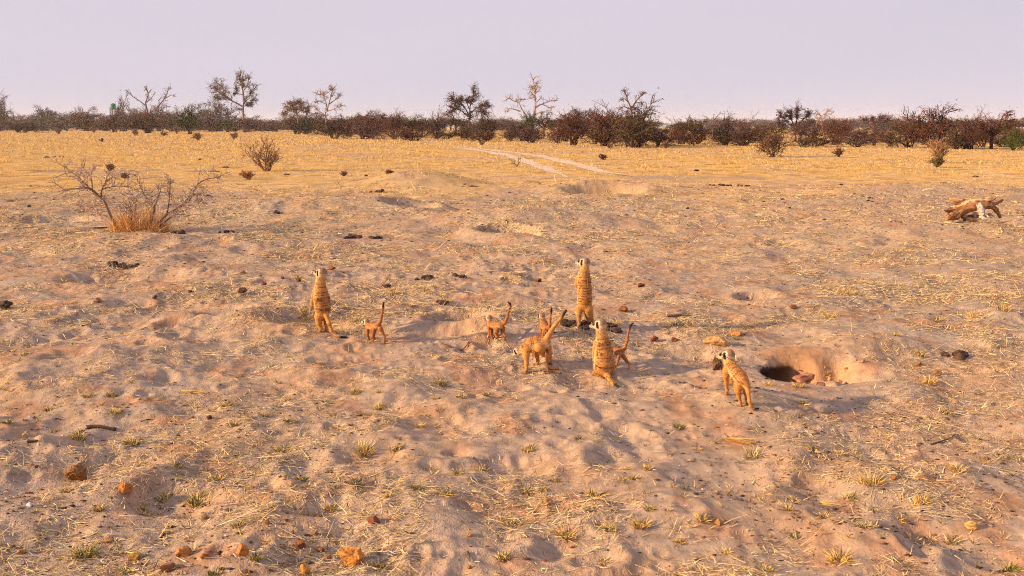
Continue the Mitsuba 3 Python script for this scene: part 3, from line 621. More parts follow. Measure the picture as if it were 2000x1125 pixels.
for i, (px, py, w, h) in enumerate([(1560, 743, 12, 8), (1590, 748, 10, 7), (1622, 742, 12, 9), (1652, 738, 11, 8), (1668, 742, 9, 6), (1640, 748, 13, 8), (1578, 729, 9, 6), (1684, 735, 10, 7), (1612, 728, 8, 6)]):
    S(px, py, w, h, (.42, .21, .10), name='soil_clod', label='crumbly orange soil clod on the floor of the open burrow', cat='clod', group='soil clods in the open burrow', seed=160 + i, rough=.35, Y=BUR[1] + (.05, .03, .06, .09, .10, .02, .11, .07, .12)[i])
def dung(px, py, w, h, label, seed, n=9, group=None):
    rng = np.random.default_rng(seed)
    p = ground(px, py + h * .4); mpp = p[1] / F
    key = numbered('dung_pile')
    if group: n = 1
    for i in range(n):
        r = h * mpp * rng.uniform(.26, .5); x = rng.uniform(-.5, .5) * w * mpp; y = rng.uniform(-.25, .45) * min(w, 3 * h) * mpp; sx = r * rng.uniform(1, 1.8)
        if group: r, x, y, sx = h * mpp * .5, 0, 0, w * mpp * .42
        v, f = rock_mesh(rng, sx, r * rng.uniform(.9, 1.4), r, 2, .45, 3)
        q = on(p[0] + x, p[1] + y) + [0, 0, r * .4]
        c = np.array([.052, .030, .023]) * rng.uniform(.6, 1.7) * [1, rng.uniform(.85, 1.1), 1]
        k = key if group else key + '__clod' + (f'_{i:03d}' if i else '')
        put(k, (v + q, f), 'mat_stone', np.tile(c, (len(v), 1)) * (.5 + 1.0 * meshkit.noise(v * 150, i))[:, None])
    tag(key, label, 'dung', group)
dung(1121, 630, 50, 17, 'dark dung heap at the feet of the tallest standing meerkat', 1, 12)
dung(1193, 638, 36, 15, 'dark dung heap behind the head of the sitting meerkat', 2, 9)
dung(1861, 691, 42, 26, 'round dark dung ball right of the open burrow', 3, 4)
dung(233, 517, 66, 12, 'long dark dung heap below the near thorn bush', 4, 14)
dung(688, 462, 36, 10, 'dark dung heap in the middle distance, left one of two', 5, 10)
dung(731, 463, 27, 9, 'dark dung heap in the middle distance, right one of two', 6, 8)
dung(735, 359, 26, 9, 'dark dung heap left of the bare sand mound', 7, 7)
dung(447, 452, 34, 9, 'flat dark dung pat right of the near thorn bush', 8, 7)
dung(341, 455, 24, 13, 'dark dung at the foot of the near thorn bush', 9, 6)
dung(543, 417, 18, 7, 'small dark dung pat left of the middle hollow', 10, 4)
dung(831, 540, 36, 11, 'crumbly brown dung heap between the two standing meerkats, widest one', 11, 10)
dung(898, 537, 24, 11, 'crumbly dark dung right of the widest crumbly heap', 12, 6)
dung(749, 557, 22, 11, 'dark crumbly dung behind the left pup', 13, 6)
dung(865, 589, 24, 12, 'brown dung near the pup with the hooked tail, beside yellow straw', 14, 6)
dung(1420, 361, 90, 6, 'long dark dung strewn at the edge of the golden grass, right of centre', 15, 16)
dung(110, 305, 24, 4, 'dark dung speck in the golden grass at the far left', 16, 4)
for i, (px, py, w, h) in enumerate([(92, 306, 14, 4), (390, 311, 9, 5), (440, 326, 18, 4), (415, 334, 34, 4), (560, 340, 16, 4), (715, 342, 8, 5), (925, 363, 20, 4), (1360, 332, 14, 5),
        (1905, 344, 16, 5), (1643, 360, 14, 4), (1700, 385, 14, 5), (1528, 388, 9, 5), (1540, 405, 18, 5), (1343, 406, 8, 5), (1840, 447, 8, 3), (1610, 428, 12, 4), (60, 363, 8, 4), (20, 392, 20, 4), (57, 402, 8, 6)]):
    dung(px, py, w, h, f'dark dung speck on the far {"grass" if py < 350 else "sand"}, below {where_far(px).split(" of ")[-1].replace("at ", "")}', 40 + i, 4, 'scattered dung specks')

# ------------------------------------------------------------------ dead wood
def wood(points, radii, col, rng, sides=10, rough=.18, segs=26):
    p = np.asarray(points, float); r = np.asarray(radii, float)
    u = np.linspace(0, len(p) - 1, segs)
    from scipy.interpolate import PchipInterpolator
    pp = np.stack([PchipInterpolator(np.arange(len(p)), p[:, k])(u) for k in range(3)], 1); rr = PchipInterpolator(np.arange(len(p)), r)(u)
    v, f = tube(pp, rr, sides)
    ctr = np.repeat(pp, sides, 0); rad = v - ctr
    ang = np.tile(np.arange(sides), len(pp)); L = np.repeat(u, sides)
    o = rng.uniform(0, 99)
    g = meshkit.noise(np.stack([ang * .9 + o, L * .9, 0 * L], -1), 3); g2 = meshkit.noise(np.stack([ang * 2.1 + o, L * 3, 0 * L], -1), 4)
    v = ctr + rad * (1 + rough * 2 * (g - .5) + rough * (g2 - .5))[:, None]
    g3 = meshkit.noise(np.stack([ang * 1.3 + o, L * .35, 0 * L], -1), 6)
    c = np.array(col)[None] * (.55 + .9 * g3)[:, None]
    c = c + (np.array([.12, .05, .02]) - c) * (sst(.50, .72, g2) * .85)[:, None]
    return v, f, c
def build_stump():
    rng = np.random.default_rng(5)
    g = ground(1900, 434); Y = g[1]; mpp = Y / F
    def P(zx, zy, dy=0): return at(1840 + zx / 12.5, 370 + zy / 12.5, Y + dy)
    key = 'tree_stump'
    W1, W2, W3 = (.40, .185, .075), (.54, .36, .21), (.42, .36, .335)
    parts = [
        ('trunk', [P(250, 740, .0), P(330, 600, .02), P(560, 480, .04), P(820, 430, .05), P(1050, 400, .06), P(1200, 400, .07)], [70, 130, 100, 105, 90, 60], W1),
        ('root', [P(190, 230, .12), P(420, 250, .11), P(700, 260, .1), P(950, 270, .09), P(1150, 240, .08), P(1310, 180, .08)], [40, 60, 45, 60, 62, 30], W2),
        ('root', [P(500, 420, .06), P(640, 330, .08), P(900, 310, .08), P(1080, 340, .08)], [60, 80, 80, 60], W2),
        ('root', [P(920, 370, -.02), P(945, 480, -.06), P(970, 600, -.09), P(1020, 700, -.1)], [75, 78, 68, 70], W3),
        ('root', [P(800, 560, .06), P(800, 680, .05), P(790, 790, .04)], [55, 42, 45], W2),
        ('root', [P(1150, 400, .08), P(1290, 470, .09), P(1370, 580, .1), P(1420, 700, .1)], [60, 58, 45, 26], W1),
        ('root', [P(1130, 600, .06), P(1230, 660, .06), P(1330, 740, .05), P(1400, 770, .05)], [36, 30, 26, 18], W3),
        ('root', [P(1080, 340, .08), P(1300, 350, .1), P(1400, 300, .11), P(1490, 250, .11)], [60, 34, 34, 24], W1),
        ('root', [P(330, 600, .0), P(220, 640, -.02), P(140, 700, -.03), P(110, 760, -.03)], [90, 70, 60, 45], W1),
        ('root', [P(300, 520, .05), P(380, 440, .07), P(520, 400, .07)], [70, 50, 25], W2),
        ('root', [P(250, 290, .12), P(340, 330, .12), P(480, 370, .1)], [45, 40, 20], (.40, .16, .07)),
    ]
    for k in range(8):
        x0 = rng.uniform(120, 700); y0 = rng.uniform(640, 770); q = rng.uniform(180, 480)
        parts.append(('broken_log', [P(x0, y0, rng.uniform(-.02, .1)), P(x0 + q * .5, y0 - rng.uniform(0, 60), rng.uniform(.0, .08)), P(x0 + q, y0 + rng.uniform(-90, 20), rng.uniform(.02, .12))], [rng.uniform(16, 36), rng.uniform(26, 40), rng.uniform(8, 18)], [W2, W1, (.26, .11, .05), W3][k % 4]))
    for k in range(9):
        x0, y0 = rng.uniform(180, 520), rng.uniform(430, 700); a = rng.uniform(2.4, 4.0)
        q = rng.uniform(60, 150)
        parts.append(('splinter', [P(x0, y0, rng.uniform(-.02, .05)), P(x0 + math.cos(a) * q * .5, y0 + math.sin(a) * q * .5, .0), P(x0 + math.cos(a) * q, y0 + math.sin(a) * q, rng.uniform(-.06, .02))], [rng.uniform(28, 50), 26, 8], [W1, W2, (.30, .13, .06)][k % 3]))
    seen = {}
    for name, pts, rad, col in parts:
        n = seen.get(name, 0); seen[name] = n + 1
        v, f, c = wood(pts, np.array(rad) / 12.5 * mpp, col, rng, sides=14, rough=.30, segs=44)
        put(f'{key}__{name}' + (f'_{n:03d}' if n else ''), (v, f), 'mat_stone', c, smooth=True)
    tag(key, 'weathered dead tree stump lying with its roots in the air', 'stump')
build_stump()

def stick(pxs, r, col, name, label, cat='stick', group=None, lift=.004, seed=0):
    rng = np.random.default_rng(300 + seed)
    pts = []
    for q in pxs:
        p = ground(q[0], q[1]); pts.append(p + [0, 0, lift + (q[2] if len(q) > 2 else 0)])
    mpp = pts[0][1] / F
    v, f, c = wood(pts, np.linspace(r, r * .5, len(pts)) * mpp, col, rng, sides=6, segs=10)
    key = numbered(name); put(key, (v, f), 'mat_stone', c, smooth=True); tag(key, label, cat, group)
def leaf(pxs, w, col, label, n, seed):
    rng = np.random.default_rng(700 + seed)
    a, b = ground(*pxs[0]), ground(*pxs[-1]); mpp = a[1] / F
    d = b - a; L = np.linalg.norm(d); nrm = unit([-d[1], d[0], 0])
    base = a + nrm * (rng.normal(size=(n, 1)) * w * .35 * mpp) + d * rng.uniform(0, .25, (n, 1)) + [0, 0, .004] + [0, 0, 1] * rng.uniform(0, w * .8 * mpp, (n, 1))
    D = unit(d) + rng.normal(size=(n, 3)) * [.10, .10, .05]; D /= np.linalg.norm(D, axis=1, keepdims=True)
    c = np.array(col) * rng.uniform(.6, 1.25, (n, 1)) * [1, 1, 1] * np.stack([np.ones(n), rng.uniform(.85, 1.15, n), rng.uniform(.7, 1.4, n)], 1)
    side = np.cross(D, [0, 0, 1.0]) + rng.normal(size=(n, 3)) * .5
    v, f, c = ribbons(base, D, L * rng.uniform(.45, .85, n), np.full(n, w * .45 * mpp), rng.normal(size=(n, 3)) * L * .06 * [1, 1, .3], c, 4, side)
    key = numbered('dry_leaf'); put(key, (v, f), 'mat_matte', c); tag(key, label, 'leaf')
DKW, STR, TAN = (.07, .045, .03), (.66, .48, .22), (.36, .2, .1)
stick([(170, 838), (190, 835), (210, 838), (226, 842)], 5, DKW, 'bark_piece', 'dark piece of bark on the sand above the largest brown stone', 'bark')
stick([(54, 864), (74, 864)], 3.5, DKW, 'bark_piece', 'short dark piece of bark near the left edge', 'bark', seed=1)
stick([(1818, 870), (1845, 862), (1866, 850)], 2, DKW, 'stick', 'dark stick lying among straw at right', seed=2)
stick([(913, 1080), (917, 1090), (918, 1100)], 2.2, DKW, 'stick', 'short dark curved stick in the middle foreground', seed=3)
stick([(862, 673), (880, 680), (900, 678), (916, 674)], 2.3, (.22, .10, .05), 'stick', 'reddish brown branch debris between the pups', seed=4)
stick([(1060, 731), (1078, 728), (1097, 730)], 5, (.30, .165, .075), 'bark_piece', 'splintered yellow brown bark in front of the bending meerkat', 'bark', seed=5)
stick([(1066, 724), (1085, 722), (1092, 724)], 4, (.2, .08, .04), 'bark_piece', 'dark splinter of bark lying behind the yellow brown bark', 'bark', seed=6)
leaf([(1600, 986), (1652, 993)], 7, (.66, .46, .15), 'yellow dry leaf sheath lying at the lower right', 7, 7)
leaf([(1412, 860), (1498, 873)], 10, (.62, .34, .10), 'long orange dry leaf sheath below the rightmost meerkat', 16, 8)
stick([(1300, 618), (1330, 616), (1352, 619)], 3, TAN, 'stick', 'reddish stick lying behind the flat ochre stone', seed=9)
stick([(183, 446), (205, 443), (232, 441)], 2, DKW, 'stick', 'dark stick lying at the left foot of the near thorn bush', seed=10)
leaf([(352, 768), (428, 772)], 6, (.60, .38, .13), 'thin yellow dry leaf left of centre', 9, 11)

# ------------------------------------------------------------------ branching plants
def grow(rng, out, p, d, length, r, level, maxlevel, nchild, spread, wander=.25, rise=.0, sides=(6, 4, 3, 3), thorn=0.0, shrink=.55, rmin=.001, thorns=None, tips=None):
    n = 5 if level < maxlevel else 3
    pts = [np.array(p)]; dd = unit(d)
    for i in range(n):
        dd = unit(dd + rng.normal(size=3) * wander + [0, 0, rise])
        pts.append(pts[-1] + dd * length / n)
    rr = np.maximum(np.linspace(r, r * .45, n + 1), rmin)
    out.append(tube(pts, rr, sides[min(level, 3)]) + (level,))
    if tips is not None and level >= maxlevel - 1: tips.extend(pts[1:])
    if thorns is not None:
        for _ in range(int(length * 42)):
            k = rng.integers(0, n); t = rng.uniform(); thorns.append((pts[k] * (1 - t) + pts[k + 1] * t, unit(rng.normal(size=3) + [0, 0, .3])))
    if level < maxlevel:
        for c in range(nchild[level]):
            t = rng.uniform(.25, 1.0) * n; k = min(int(t), n - 1); q = pts[k] + (pts[k + 1] - pts[k]) * (t - k)
            base = unit(pts[k + 1] - pts[k]); side = unit(np.cross(base, rng.normal(size=3)))
            cd = unit(base * (1 - spread) + side * spread * rng.uniform(.7, 1.5) + [0, 0, rise])
            grow(rng, out, q, cd, length * shrink * rng.uniform(.7, 1.25), max(rr[k] * .6, rmin), level + 1, maxlevel, nchild, spread, wander, rise, sides, thorn, shrink, rmin, thorns, tips)
    elif False: pass

def barkc(v, rng, col, dirt=.5):
    n = meshkit.noise(v / max(np.ptp(v, axis=0).max(), 1e-6) * 60 + rng.uniform(0, 99), 3)
    return np.array(col)[None] * (.65 + .7 * n)[:, None]

def near_bush():
    rng = np.random.default_rng(21)
    g = ground(275, 457); Y = g[1]; mpp = Y / F
    key = 'thorn_bush'
    Z = lambda x, y, dy=0: at(x / 2.813, 100 + y / 2.813, Y + dy)
    stems = [
        ([(680, 995), (630, 930), (575, 830), (500, 760), (450, 720), (340, 625)], -.02, 3.2),
        ([(590, 860), (520, 850), (430, 850)], .05, 1.6), ([(545, 800), (480, 750), (310, 770)], -.12, 1.7),
        ([(500, 760), (490, 690), (460, 655)], .1, 1.7), ([(560, 810), (570, 740), (620, 690)], -.08, 1.7), ([(560, 760), (640, 740), (710, 745)], .12, 1.6),
        ([(850, 970), (920, 890), (1000, 840), (1070, 790), (1165, 800)], .03, 3.0),
        ([(1040, 815), (1070, 760), (1120, 715), (1210, 690)], .08, 2.0), ([(920, 890), (930, 800), (940, 700)], -.06, 1.8),
        ([(820, 960), (850, 870), (800, 790), (770, 725)], .1, 2.2), ([(840, 980), (830, 900), (880, 780), (860, 750)], .2, 2.0),
        ([(780, 980), (740, 880), (760, 800)], .16, 1.8), ([(990, 850), (1050, 830), (1100, 830)], -.1, 1.6), ([(870, 960), (960, 900), (1010, 880)], -.15, 1.7),
        ([(700, 985), (720, 900), (700, 830)], -.1, 1.5), ([(640, 950), (560, 900), (470, 880)], .15, 1.4)]
    thorns, twigs = [], []
    for i, (pl, dy, r) in enumerate(stems):
        n = len(pl)
        pts = [Z(x + rng.normal() * 4, y + rng.normal() * 4, dy * (k / (n - 1)) * 3 + (.02 * rng.normal() if k else 0)) for k, (x, y) in enumerate(pl)]
        v, f, c = wood(pts, np.linspace(r, r * .35, n) * mpp, (.21, .14, .105), rng, sides=6, segs=14, rough=.12)
        k = f'{key}__branch' + (f'_{i:03d}' if i else '')
        put(k, (v, f), 'mat_stone', c, smooth=True)
        L = np.linalg.norm(np.diff(np.array(pts), axis=0), axis=1).sum()
        for _ in range(int(5 + L * 15)):
            t = rng.uniform(.3, 1) * (n - 1); a = min(int(t), n - 2); q = pts[a] + (pts[a + 1] - pts[a]) * (t - a)
            base = unit(pts[a + 1] - pts[a])
            grow(rng, twigs, q, unit(base * .8 + rng.normal(size=3) * .6 + [0, 0, .25]), rng.uniform(.06, .18), .0040, 2, 3, [0, 0, 3], .55, .16, .02, thorns=thorns, rmin=.0021)
    v, f, _ = join([t[:2] for t in twigs])
    put(key + '__twig', (v, f), 'mat_matte', barkc(v, rng, (.30, .205, .16))); labels[key + '__twig'] = {'kind': 'stuff'}
    P = np.array([t[0] for t in thorns]); D = np.array([t[1] for t in thorns])
    v, f, c = ribbons(P, D, rng.uniform(.015, .045, len(P)), np.full(len(P), .0045), np.zeros_like(P), np.tile([.62, .52, .45], (len(P), 1)), 1)
    put(key + '__thorn', (v, f), 'mat_matte', c); labels[key + '__thorn'] = {'kind': 'stuff'}
    tag(key, 'bare thorn bush with two long leaning limbs in the left middle distance', 'bush')
    # the dry grass that grows in its foot
    n = 1500
    u = rng.uniform(-1, 1, n); w = rng.uniform(-1, 1, n)
    bx = g[0] + u * 46 * mpp; by = Y + .02 + w * .16
    z = height(bx, by)
    hgt = (1 - .6 * u * u) * rng.uniform(.07, .29, n) * (.6 + .8 * meshkit.noise(np.stack([u * 5, w * 2, u * 0], 1), 3))
    D = np.stack([rng.normal(size=n) * .42 + u * .25, rng.normal(size=n) * .42, np.ones(n)], 1); D /= np.linalg.norm(D, axis=1, keepdims=True)
    c = np.array([.68, .38, .145])[None] * rng.uniform(.6, 1.2, (n, 1)) * np.stack([np.ones(n), rng.uniform(.85, 1.25, n), rng.uniform(.8, 1.5, n)], 1)
    v, f, c = ribbons(np.stack([bx, by, z], 1), D, hgt, np.full(n, .0065), rng.normal(size=(n, 3)) * .05, c, 3)
    put('dry_grass_clump', (v, f), 'mat_matte', c); tag('dry_grass_clump', 'orange dry grass growing in the foot of the near thorn bush', 'grass')
near_bush()

def fan_bush(px, base_py, w, h, seed, label, col, name='bush', twig=(.2, .12, .09), leaf=None, nst=14, group=None, cat='bush', dens=1.0):
    rng = np.random.default_rng(seed)
    g = ground(px, base_py); mpp = g[1] / F
    Wm, Hm = w * mpp / 2, h * mpp
    out, tips = [], []
    rmin = .18 * mpp * 1.95
    for i in range(nst):
        a = rng.uniform(0, 6.28); e = rng.uniform(.1, 1) ** .7
        d = np.array([math.cos(a) * e * Wm * .9, math.sin(a) * e * Wm * .7, Hm * (1 - .25 * e)])
        L = np.linalg.norm(d) * rng.uniform(.6, .8)
        grow(rng, out, g + [rng.normal() * Wm * .08, rng.normal() * Wm * .08, -.02 * Hm], d, L, max(.016 * Hm, 2 * rmin), 0, 2, [int(6 * dens), int(5 * dens)], .45, .16, .05, rmin=rmin, tips=tips, shrink=.45)
    v, f, _ = join([t[:2] for t in out])
    key = numbered(name)
    put(key + '__branches', (v, f), 'mat_matte', barkc(v, rng, col)); labels[key + '__branches'] = {'kind': 'stuff'}
    if leaf is not None:
        tp = np.array(tips); tp = tp[rng.integers(0, len(tp), int(len(tp) * leaf[1]))]
        n = len(tp); s = leaf[2] * mpp
        D = rng.normal(size=(n, 3)); D /= np.linalg.norm(D, axis=1, keepdims=True)
        c = np.array(leaf[0])[None] * rng.uniform(.6, 1.35, (n, 1))
        v, f, c = ribbons(tp + rng.normal(size=(n, 3)) * s * .8, D, rng.uniform(.7, 1.5, n) * s, np.full(n, s * .7), np.zeros((n, 3)), c, 1)
        put(key + '__foliage', (v, f), 'mat_matte', c); labels[key + '__foliage'] = {'kind': 'stuff'}
    tag(key, label, cat, group)
BRN, MAU, OLV, GRY = (.13, .07, .055), (.14, .085, .075), (.12, .10, .045), (.20, .15, .12)
fan_bush(522, 334, 92, 72, 1, 'bare brown thorn bush standing alone in the golden grass at left', (.21, .125, .085), nst=15, dens=.85)
fan_bush(1508, 307, 74, 52, 2, 'dull olive bush standing in front of the treeline at right', BRN, leaf=((.17, .13, .065), .45, 2.0), nst=14)
fan_bush(1836, 318, 50, 56, 3, 'orange brown twiggy bush growing over a green tuft at right', (.30, .17, .10), leaf=((.32, .18, .10), .3, 1.6), nst=14)
fan_bush(1831, 327, 42, 24, 4, 'low olive green tuft under the orange brown bush', OLV, name='low_shrub', leaf=((.19, .145, .06), .6, 2.0), nst=12, cat='shrub')
fan_bush(1010, 325, 26, 24, 5, 'thin grey green sapling standing in the sandy track', (.17, .12, .08), name='sapling', leaf=((.2, .15, .08), .12, 1.4), nst=4, dens=.5, cat='sapling')
fan_bush(1178, 312, 26, 12, 6, 'small brown shrub in the grass right of the sandy track', BRN, name='low_shrub', nst=14, cat='shrub')
fan_bush(1638, 307, 24, 22, 7, 'small twiggy shrub in front of the right treeline', BRN, name='low_shrub', nst=14, cat='shrub')
fan_bush(215, 334, 28, 14, 8, 'brown low shrub in the golden grass above the near thorn bush, upper one', (.22, .125, .08), name='low_shrub', nst=22, cat='shrub', dens=1.4)
fan_bush(244, 350, 26, 14, 9, 'brown low shrub in the golden grass above the near thorn bush, lower one', (.25, .14, .08), name='low_shrub', nst=22, cat='shrub', dens=1.4)
fan_bush(487, 351, 40, 20, 10, 'low orange brown shrub below the lone thorn bush', (.34, .17, .08), name='low_shrub', nst=16, cat='shrub')
fan_bush(672, 344, 24, 10, 11, 'low brown shrub right of the lone thorn bush', (.2, .1, .07), name='low_shrub', nst=14, cat='shrub')
fan_bush(760, 343, 24, 12, 12, 'low brown shrub left of the sandy track', (.2, .1, .07), name='low_shrub', nst=14, cat='shrub')
for i, (px, py, w, h) in enumerate([(265, 265, 24, 14), (115, 262, 18, 12), (184, 259, 34, 15), (388, 275, 26, 20), (320, 266, 20, 12), (345, 261, 26, 16), (457, 272, 28, 15), (200, 277, 12, 8), (1300, 291, 20, 16), (1190, 290, 18, 10), (940, 283, 20, 8)]):
    fan_bush(px, py, w, h, 30 + i, f'small bare shrub before the treeline, {where_far(px)}', (.22, .135, .10), name='low_shrub', nst=9, cat='shrub', group='small shrubs before the treeline')

# ------------------------------------------------------------------ trees with a form of their own
def limbs_tree(name, label, limbs, Y, zx, zy, zs, col, seed, sub=(5, 3), twig_len=.35, spread=.6, wander=.3, leaf=None, rscale=1.0, rmin=.12, depth=.35, cat='tree', levels=3, rise=.0):
    """limbs: [(start radius in px, [(zoom x, zoom y), ...])] read off a zoom of the photograph; the tree stands at distance Y."""
    rng = np.random.default_rng(seed); mpp = Y / F * 1.0
    key = numbered(name); main, fine, tips = [], [], []
    for li, (r, pl) in enumerate(limbs):
        n = len(pl); L = 0; drift = rng.normal() * depth * 40 * mpp if li else 0
        pts = []
        for k, (x, y) in enumerate(pl):
            p = at(zx + x / zs, zy + y / zs, Y + drift * k / (n - 1)); pts.append(p)
        if li == 0: pts[0] = np.array([pts[0][0], Y, float(height(np.array([pts[0][0]]), np.array([Y]))[0]) - .1])
        pts = np.array(pts)
        rr = np.linspace(r, r * .25, n) * mpp * rscale * .52
        main.append(tube(pts, rr, 6))
        Lt = np.linalg.norm(np.diff(pts, axis=0), axis=1).sum()
        for _ in range(int(1.7 * sub[0] * (n - 1)) + 1 if li else int(sub[0])):
            t = rng.uniform(.35 if li else .55, 1) * (n - 1); a = min(int(t), n - 2); q = pts[a] + (pts[a + 1] - pts[a]) * (t - a)
            base = unit(pts[a + 1] - pts[a])
            grow(rng, fine, q, unit(base * .7 + rng.normal(size=3) * spread + [0, 0, .15 + rise]), Lt * twig_len * rng.uniform(.4, 1), max(.35 * r * mpp * rscale * .6, rmin * mpp), 1, levels, [0, sub[1], sub[1]], .55, wander, rise, rmin=rmin * mpp * 2, tips=tips, shrink=.6)
    v, f, _ = join(main); put(key + '__trunk', (v, f), 'mat_matte', barkc(v, rng, col)); labels[key + '__trunk'] = {}
    v, f, _ = join([t[:2] for t in fine]); put(key + '__branches', (v, f), 'mat_matte', barkc(v, rng, np.array(col) * .85)); labels[key + '__branches'] = {'kind': 'stuff'}
    if leaf is not None:
        tp = np.array(tips); n = int(len(tp) * leaf[1]); tp = tp[rng.integers(0, len(tp), n)]
        s = leaf[2] * mpp
        D = rng.normal(size=(n, 3)); D /= np.linalg.norm(D, axis=1, keepdims=True)
        c = np.array(leaf[0])[None] * rng.uniform(.55, 1.4, (n, 1))
        v, f, c = ribbons(tp + rng.normal(size=(n, 3)) * s, D, rng.uniform(.7, 1.4, n) * s, np.full(n, s * .8), np.zeros((n, 3)), c, 1)
        put(key + '__crown', (v, f), 'mat_matte', c); labels[key + '__crown'] = {'kind': 'stuff'}
    tag(key, label, cat)
PINK, DKB = (.36, .24, .19), (.12, .075, .065)
Z0, Z1, Z2 = (0, 100, 2.813), (650, 100, 2.813), (1300, 100, 2.813)
limbs_tree('dead_tree', 'tall bare dead tree with a pale pinkish trunk near the middle of the treeline',
    [(7, [(1085, 500), (1088, 430), (1075, 385), (1060, 355)]), (4.5, [(1090, 400), (1105, 350), (1115, 290), (1110, 240), (1112, 200), (1098, 155)]), (3, [(1065, 360), (1040, 320), (1020, 280), (985, 270), (955, 255)]),
     (2.5, [(1030, 330), (1000, 320), (970, 315), (950, 330)]), (2.6, [(1113, 250), (1085, 260), (1050, 265), (1020, 262)]), (2.4, [(1110, 210), (1085, 200), (1080, 235)]), (2.8, [(1110, 310), (1150, 290), (1190, 275), (1240, 268)]),
     (2.2, [(1150, 290), (1190, 310), (1230, 300)]), (2.0, [(1105, 350), (1150, 330), (1200, 325)]), (2, [(1112, 215), (1125, 190), (1122, 170)]), (2, [(1120, 280), (1140, 260), (1150, 240)])],
    95, *Z1, PINK, 1, sub=(2, 2), twig_len=.30, levels=2)
limbs_tree('dead_tree', 'bare dead tree with two separate leaning limbs at the left of the treeline',
    [(4, [(815, 440), (808, 320), (800, 300)]), (3.2, [(805, 320), (800, 280), (815, 245), (810, 215), (790, 195)]), (2.6, [(800, 300), (770, 275), (730, 250), (705, 225)]), (2.2, [(815, 230), (838, 205)]), (2.2, [(805, 280), (830, 260), (855, 225)]),
     (3, [(850, 330), (880, 290), (900, 265), (920, 230), (925, 190)]), (2, [(905, 260), (940, 240), (960, 245)]), (2, [(880, 290), (870, 270), (890, 250)])], 215, *Z0, (.20, .14, .13), 2, sub=(2, 2), twig_len=.22, levels=2)
limbs_tree('tree', 'tall tree with a bare pale trunk and sparse grey green crown, left of centre',
    [(6, [(1338, 430), (1336, 360), (1336, 310), (1340, 270)]), (4, [(1340, 280), (1335, 220), (1322, 170), (1315, 145)]), (3.5, [(1335, 305), (1300, 285), (1250, 260), (1200, 225), (1185, 205)]), (3, [(1270, 268), (1235, 240), (1215, 190)]), (3, [(1340, 270), (1375, 240), (1400, 205)]),
     (2.5, [(1335, 220), (1360, 190), (1370, 150)]), (2.5, [(1350, 290), (1380, 280), (1400, 260)]), (2.5, [(1335, 240), (1300, 230), (1290, 205)]), (2.2, [(1240, 260), (1200, 265), (1180, 255)]), (2.4, [(1345, 300), (1360, 300), (1380, 295)])],
    225, *Z0, (.27, .19, .17), 3, sub=(5, 3), twig_len=.42, leaf=((.085, .07, .05), 1.3, 1.5), levels=2)
limbs_tree('tree', 'rounded pale bare tree left of the centre, the smaller of two', [(3, [(1638, 440), (1635, 365), (1632, 335)]), (2, [(1632, 345), (1610, 320), (1575, 305)]), (2, [(1632, 340), (1625, 300), (1630, 285)]), (2, [(1632, 345), (1660, 320), (1690, 310)]), (1.8, [(1600, 320), (1575, 345), (1560, 350)]), (1.8, [(1660, 325), (1680, 335), (1692, 330)]), (1.8, [(1632, 320), (1650, 295), (1660, 285)]), (1.8, [(1632, 335), (1605, 300), (1600, 290)])],
    160, *Z0, (.28, .20, .165), 4, sub=(8, 4), twig_len=.5, levels=2, leaf=((.22, .15, .12), .8, 1.6))
limbs_tree('tree', 'tall pale bare tree with open branches left of the centre', [(4, [(1795, 450), (1793, 385), (1785, 350), (1800, 320)]), (3, [(1800, 325), (1790, 280), (1775, 240), (1745, 235)]), (3, [(1800, 310), (1815, 260), (1825, 220), (1820, 205)]), (2.5, [(1810, 290), (1850, 260), (1875, 235)]), (2.4, [(1800, 330), (1840, 315), (1875, 295)]), (2.2, [(1785, 350), (1755, 330), (1720, 300)]), (2, [(1790, 290), (1755, 275), (1730, 280)]), (2, [(1785, 355), (1740, 340), (1715, 345)])],
    150, *Z0, (.31, .235, .21), 5, sub=(5, 3), twig_len=.32, levels=2)
limbs_tree('tree', 'dark leafless tree with one limb reaching up, left of the tall dead tree', [(5, [(745, 460), (748, 390), (750, 350)]), (3, [(750, 360), (755, 300), (770, 250), (775, 220)]), (3, [(745, 360), (710, 330), (670, 310), (640, 340)]), (3, [(748, 350), (720, 300), (680, 280), (655, 262)]), (3, [(752, 345), (790, 310), (830, 300), (850, 295)]), (2.5, [(755, 330), (800, 330), (840, 340)]), (2.2, [(720, 310), (700, 270), (705, 265)]), (2.2, [(750, 320), (735, 280), (740, 270)])],
    105, *Z1, (.13, .085, .08), 6, sub=(8, 4), twig_len=.40, leaf=((.09, .055, .05), .5, 1.7), levels=2)
limbs_tree('dead_tree', 'bare dead tree rising above the large bush right of centre', [(4, [(1640, 480), (1638, 360), (1640, 320)]), (3, [(1640, 320), (1620, 270), (1605, 225), (1600, 210)]), (3, [(1642, 310), (1670, 270), (1700, 240), (1712, 225)]), (2.5, [(1640, 320), (1600, 305), (1570, 315)]), (2.2, [(1660, 285), (1690, 280), (1700, 290)]), (2.2, [(1625, 280), (1600, 260), (1585, 265)]), (2, [(1650, 320), (1685, 320)])],
    80, *Z1, (.17, .10, .09), 7, sub=(3, 3), twig_len=.32, levels=2)
limbs_tree('dead_tree', 'small bare dead tree with one limb bent to the right, right of centre', [(2.8, [(258, 520), (258, 440), (255, 390)]), (2, [(255, 395), (275, 365), (300, 342), (328, 342)]), (2, [(255, 390), (235, 370), (222, 360)]), (1.6, [(265, 380), (262, 345)])],
    75, *Z2, (.15, .11, .11), 8, sub=(1, 2), twig_len=.16, levels=2)
